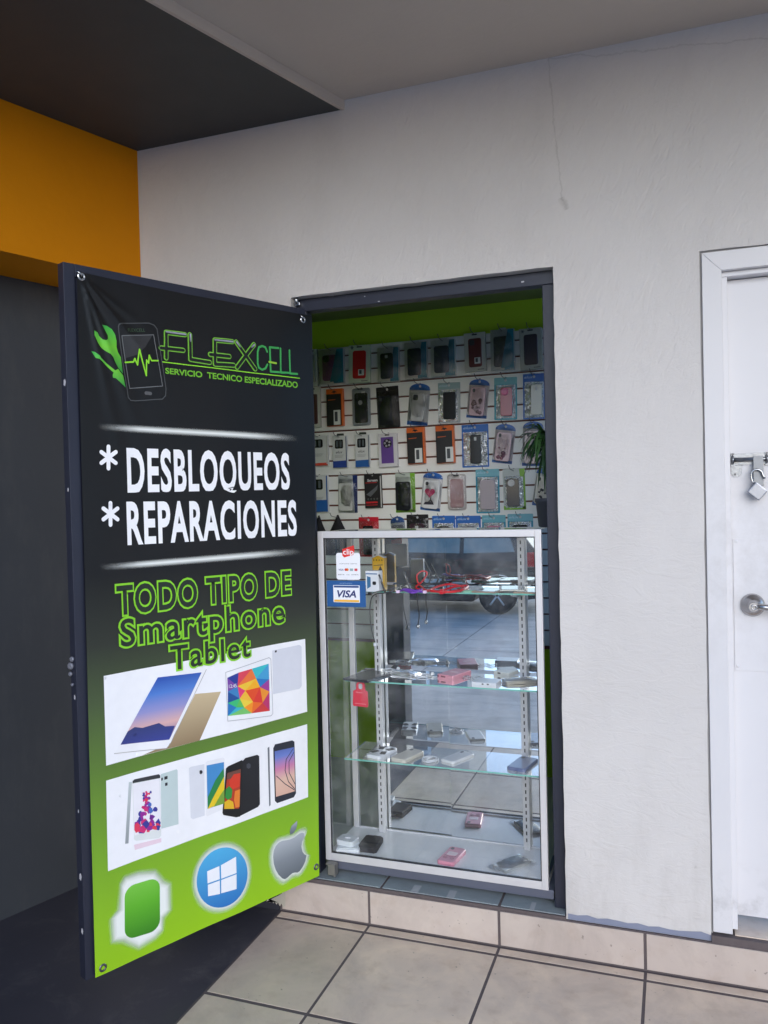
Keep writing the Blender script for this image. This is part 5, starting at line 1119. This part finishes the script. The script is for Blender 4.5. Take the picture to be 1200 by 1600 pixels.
# =================================================================== WHITE DOOR
m, n, b, o = mat_new('glossy_white_door_paint'); p = pos(n); c = mixc(n, noise(n, p, 3, 5), S(208, 207, 211), S(217, 216, 219)); x, y, z = sep(n, p)
dirt = mth(n, 'MULTIPLY', ramp(n, noise(n, p, 11, 6, .7), [(.5, 0.), (.72, 1.)]), ramp(n, z, [(.18, .45), (.36, 0.)]))
c = mixc(n, dirt, c, S(120, 116, 114))
hand = mth(n, 'MULTIPLY', ramp(n, noise(n, p, 16, 6, .7), [(.42, 0.), (.68, 1.)]), ramp(n, mth(n, 'ABSOLUTE', mth(n, 'SUBTRACT', z, 1.25)), [(.05, .22), (.42, 0.)]))
c = mixc(n, hand, c, S(150, 144, 138)); n.links.new(c, b.inputs['Base Color']); b.inputs['Roughness'].default_value = .38; bump(n, b, noise(n, p, 18, 3), .08, .003); WD = m
wd = thing('white_door', 'closed white painted door with moulded frame, lever handle and sliding bolt', 'door', (.55, .06, .14))
b_ = B(); fo, fi, zt = .0855, .1390, 2.150; zi = 2.094
def mitre(bm, x0, x1, z0, z1, y0, y1, flip=False):
    pass
A = lambda y: [(fo, y, .146), (fi, y, .146), (fi, y, zi), (fo, y, zt)]
T = lambda y: [(fo, y, zt), (fi, y, zi), (1.00, y, zi), (1.00, y, zt)]
for fn in (A, T):
    f0 = [b_.verts.new(v) for v in fn(.001)]; f1 = [b_.verts.new(v) for v in fn(.10)]
    for v in (f0[2:] if fn is A else f0[:2]): pass
    b_.faces.new(f0); b_.faces.new(f1[::-1])
    for k in range(4): b_.faces.new((f0[k], f0[(k+1) % 4], f1[(k+1) % 4], f1[k]))
obj('door_frame', b_, WD, wd, bev=.0015)
b_ = B(); bx(b_, .1394, .1545, .022, .10, .152, 2.0785, .0015); bx(b_, .1394, 1.0, .022, .10, 2.079, 2.0935, .0015); obj('stop', b_, WD, wd)
b_ = B(); bx(b_, .1560, 1.0, .062, .10, .178, 2.0765, .0015); pn = obj('panel', b_, WD, wd)
YD = .062
a, c2 = onY(1145, 842, YD), onY(1149.5, 1047.5, YD)
b_ = B(); bx(b_, a.x, .62, YD-.0026, YD-.0001, c2.z, a.z, .0008); o_ = obj('cover_plate', b_, WD, wd)
b_ = B()
for (x, y) in ((1150.5, 846.5), (1153, 1041)): q = onY(x, y, YD-.003); lathe(b_, [(.0045, q.y+.0003), (.0042, q.y-.001), (.002, q.y-.0014)], (q.x, 0, q.z), 'Y', 12)
obj('screw', b_, WD, o_)
q = onY(1175.5, 945, YD)
b_ = B(); lathe(b_, [(.034, YD-.0027), (.034, YD-.006), (.028, YD-.013), (.016, YD-.016), (.015, YD-.045), (.013, YD-.048)], (q.x, 0, q.z), 'Y', 32)
lathe(b_, [(.009, YD-.0485), (.0085, YD-.051), (.005, YD-.051), (.0045, YD-.0492)], (q.x+.001, 0, q.z-.001), 'Y', 16)
hn = obj('lever_handle', b_, mat('satin_nickel', (.50,.49,.49), .26, 1, .05, 20), wd)
b_ = B()
for k in range(1): tube(b_, [(q.x+.004, YD-.040, q.z+.001), (q.x+.03, YD-.044, q.z-.001), (q.x+.07, YD-.045, q.z-.006), (q.x+.11, YD-.044, q.z-.004), (q.x+.125, YD-.038, q.z-.002)], .0098, 12, True, .0075); bx(b_, q.x-.0015, q.x+.0015, YD-.0525, YD-.0512, q.z-.005, q.z+.004)
obj('lever', b_, mat('satin_nickel', (.50,.49,.49)), hn)
# sliding bolt
GALV = mat('galvanised_bolt_steel', (.27, .28, .30), .36, 1, .3, 70, (90, .0012))
a, c2 = onY(1141, 709, YD), onY(1199, 744, YD)
b_ = B(); zb1, zb2 = a.z, c2.z; hB = zb1-zb2; xl = a.x
bx(b_, xl, xl+.145, YD-.002, YD-.0001, zb1-hB*.50, zb1, .0006)
plate(b_, [(xl+.001, zb1-hB*.5), (xl+.034, zb1-hB*.5), (xl+.030, zb1-hB*.62), (xl+.030, zb1-hB*.86), (xl+.022, zb2), (xl+.008, zb2), (xl+.001, zb1-hB*.86)], YD-.0002, YD-.0022, .0004)
bl = obj('sliding_bolt', b_, GALV, wd)
b_ = B(); zr = zb1-hB*.27; tube(b_, [(xl+.002, YD-.010, zr), (xl+.15, YD-.010, zr)], .0060, 12); obj('rod', b_, mat('worn_dark_rod', (.22, .23, .25), .3, 1, .2, 60), bl)
b_ = B()
for xx in (xl+.006, xl+.098):
    tube(b_, [(xx, YD-.002+(-.016)*math.sin(t_), zr+.011*math.cos(t_)) for t_ in [math.pi*k/8 for k in range(9)]], .0035, 6); bx(b_, xx-.005, xx+.005, YD-.004, YD-.002, zr+.011, zr+.020, .0006); bx(b_, xx-.005, xx+.005, YD-.004, YD-.002, zr-.020, zr-.011, .0006)
obj('keeper', b_, GALV, bl)
b_ = B()
for xx, zz in ((xl+.006, zr+.0165), (xl+.098, zr+.0165), (xl+.012, zb2+.008)): lathe(b_, [(.0034, YD-.004), (.003, YD-.0054)], (xx, 0, zz), 'Y', 9)
obj('rivet', b_, DARKSTEEL, bl)
hx_ = onY(1184, 744, YD).x; b_ = B(); bx(b_, hx_-.014, hx_+.014, YD-.021, YD-.0175, zr-.080, zr+.009, .0015); bx(b_, hx_-.0035, hx_+.0035, YD-.0216, YD-.0209, zr-.036, zr-.014); obj('hasp', b_, mat('grey_steel_hasp', (.20,.21,.23), .4, .9, .2, 60), bl)
# padlock: open, its body swung round on the long leg of the shackle
q = onY(1183.5, 767.5, YD-.030); pl = thing('padlock', 'small steel padlock with open shackle hanging from the door bolt', 'padlock', tuple(q))
b_ = B(); bx(b_, -.0205, .0205, -.008, .008, -.0195, .0185, .003); bmesh.ops.rotate(b_, verts=b_.verts, matrix=Matrix.Rotation(R_(41), 3, 'Y')); obj('body', b_, mat('pale_lock_steel', (.34,.35,.39), .38, .7, .2, 60, (80, .0006)), pl, True)
b_ = B(); tube(b_, [(-.006, 0, .018), (-.0135, 0, .030), (-.0165, 0, .042)] + [(-.0010-.0155*math.cos(t_), 0, .048+.0155*math.sin(t_)) for t_ in [math.pi*k/10 for k in range(11)]] + [(.0175, 0, .042), (.0205, 0, .036)], .0034, 10); obj('shackle', b_, STEEL, pl, True)
b_ = B(); txt_local(b_, 'W', -.007, .007, -.006, .006, -.0083); bmesh.ops.rotate(b_, verts=b_.verts, matrix=Matrix.Rotation(R_(-14), 3, 'Y')); obj('stamped_mark', b_, mat('stamp_grey', (.36,.37,.41), .4, .6), pl, True)

# =================================================================== OUT IN THE YARD (seen in the mirrors)
DST = mat('dark_column_paint', S(58, 60, 68), .45, 0, .1, 5)
if 0: pass
col_ = thing('canopy_column', 'dark painted steel canopy column standing on the pavement edge', 'column', (-1.67, -1.66, -.50))
b_ = B(); bx(b_, -1.745, -1.605, -1.73, -1.59, -.485, 2.795, .004); obj('shaft', b_, DST, col_)
b_ = B(); bx(b_, -1.805, -1.545, -1.79, -1.53, -.4995, -.4852, .003); bp = obj('base_plate', b_, DST, col_)
b_ = B()
for sx in (-1.785, -1.565):
    for sy2 in (-1.77, -1.55): lathe(b_, [(.010, -.4851), (.010, -.473), (.006, -.468)], (sx, sy2, 0), 'Z', 6)
obj('anchor_bolt', b_, DARKSTEEL, bp)
def car(label, x_tail, y_side, zg, paint, yaw=0):
    """five-door hatchback, nose towards -x, near flank at y_side facing the shop (+y)"""
    t = thing('parked_car', label, 'car', (x_tail-2.1, y_side-.85, zg), 'cars parked in the yard'); L = 4.2; Wd = 1.7
    def P(u, z): return (x_tail-u, zg+z)
    side = [(0,.42),(.02,.62),(.06,.86),(.12,.98),(.42,1.36),(.62,1.46),(1.5,1.50),(2.2,1.45),(2.75,1.16),(3.05,.98),(3.75,.86),(4.08,.72),(4.18,.52),(4.17,.34),(4.05,.24)]
    def arch(cu, r): return [(cu+r*math.cos(a), .30+r*math.sin(a)) for a in [math.pi*k/10 for k in range(11)]]
    low = [(3.72,.22)] + arch(3.35,.36) + [(2.9,.20),(1.2,.20)] + arch(.80,.36) + [(.36,.24),(.1,.28)]
    out = side + low
    bm = B(); rings = []
    for yy, ins in ((0., .0), (-.09, .0), (-Wd+.09, .0), (-Wd, .0)):
        tuck = .0 if -Wd < yy < 0 else 1
        rings.append([bm.verts.new((P(u, z)[0], y_side+yy+(-1 if yy > -Wd/2 else 1)*( .16*max(0, z-.92)/.58 + (.03 if tuck else 0)*0) , P(u, z)[1])) for u, z in out])
    n_ = len(out)
    for A, B2 in zip(rings, rings[1:]):
        for k in range(n_): bm.faces.new((A[k], A[(k+1) % n_], B2[(k+1) % n_], B2[k]))
    bm.faces.new(rings[0]); bm.faces.new(rings[-1][::-1]); body = obj('body', bm, paint, t, bev=.03)
    gl = mat('pale_car_glass', (.26,.31,.30), .05, 0, .1, 2, None, .5)  # opaque panes; brightness seen through the windows is put into this colour
    for nm, q in (('rear_window', [(.50,1.02),(.62,1.34),(1.35,1.40),(1.35,1.00)]), ('front_window', [(1.42,1.00),(1.42,1.40),(2.15,1.36),(2.68,1.02)])):
        bm = B(); f = [bm.verts.new((x_tail-u, y_side+.004-.16*max(0, z-.92)/.58, zg+z)) for u, z in q]; g = [bm.verts.new(v.co-Vector((0,.012,0))) for v in f]
        bm.faces.new(f); bm.faces.new(g[::-1])
        for k in range(4): bm.faces.new((f[k], f[(k+1) % 4], g[(k+1) % 4], g[k]))
        obj(nm, bm, gl, t)
    bm = B(); bx(bm, x_tail-.30, x_tail+.010, y_side-.12, y_side+.012, zg+.78, zg+1.02, .02); obj('tail_lamp', bm, mat('red_lamp_plastic', S(216, 24, 34), .15, 0, .1, 5, None, .6), t)
    bm = B(); bx(bm, x_tail-4.10, x_tail-3.72, y_side-.14, y_side+.008, zg+.60, zg+.76, .02); obj('headlamp', bm, mat('clear_lamp', (.6,.62,.64), .1), t)
    for cu in (.80, 3.35):
        bm = B(); lathe(bm, [(.16, y_side-.19), (.28, y_side-.185), (.31, y_side-.16), (.31, y_side-.02), (.28, y_side+.0), (.20, y_side-.004)], (x_tail-cu, 0, zg+.31), 'Y', 32); ty = obj('wheel', bm, mat('tyre_rubber', (.02,.02,.021), .7), t)
        bm = B()
        for k in range(5):
            a = 2*math.pi*k/5+.3; tube(bm, [(.02*math.cos(a), y_side-.002, .02*math.sin(a)), (.195*math.cos(a), y_side-.002, .195*math.sin(a))], .016, 6)
        bmesh.ops.translate(bm, verts=bm.verts, vec=(x_tail-cu, 0, zg+.31)); obj('rim', bm, ALU, ty)
    bm = B(); bx(bm, x_tail-1.62, x_tail-1.44, y_side-.002, y_side+.028, zg+.86, zg+.89, .008); bx(bm, x_tail-2.72, x_tail-2.54, y_side-.002, y_side+.028, zg+.84, zg+.87, .008); obj('door_handle', bm, BLACKP, t)
    bm = B(); bx(bm, x_tail-2.80, x_tail-2.62, y_side+.0, y_side+.17, zg+.98, zg+1.11, .03); obj('wing_mirror', bm, BLACKP, t)
    return t
CARP = mat('charcoal_car_paint', S(30, 32, 38), .4, 0, .1, 2, None, .25, .3)
car('charcoal hatchback parked across the yard, seen in the showcase mirror', -1.95, -9.8, -.50, CARP)
bd = thing('sky_block_building', 'long pale grey two storey building added across the yard to block sky', 'building', (-11, -15, -.5))  # added to keep sky out of the left half of the shelf reflections
BW = mat('pale_grey_render', S(170, 172, 174), .8, 0, .08, .6)
b_ = B(); bx(b_, -20, -4.6, -16.8, -15, -.5, 7.2); obj('wall', b_, BW, bd)
b_ = B(); bx(b_, -20.2, -4.4, -17, -14.7, 7.2, 7.5); obj('roof', b_, mat('roof_edge', S(110, 112, 116), .7), bd)
for fl_ in range(2):
    for k in range(6):
        x0 = -19+k*2.4; z0 = .9+fl_*3.3; b_ = B()
        for q in ((x0, x0+1.5, z0, z0+.08), (x0, x0+1.5, z0+1.42, z0+1.5), (x0, x0+.08, z0+.08, z0+1.42), (x0+1.42, x0+1.5, z0+.08, z0+1.42), (x0+.71, x0+.79, z0+.08, z0+1.42)): bx(b_, q[0], q[1], -15.02, -14.93, q[2], q[3])
        f_ = obj('window', b_, ALU, bd); b_ = B(); bx(b_, x0+.08, x0+1.42, -14.995, -14.97, z0+.08, z0+1.42); obj('pane', b_, mat('dark_window_glass', (.05,.06,.07), .05), f_)
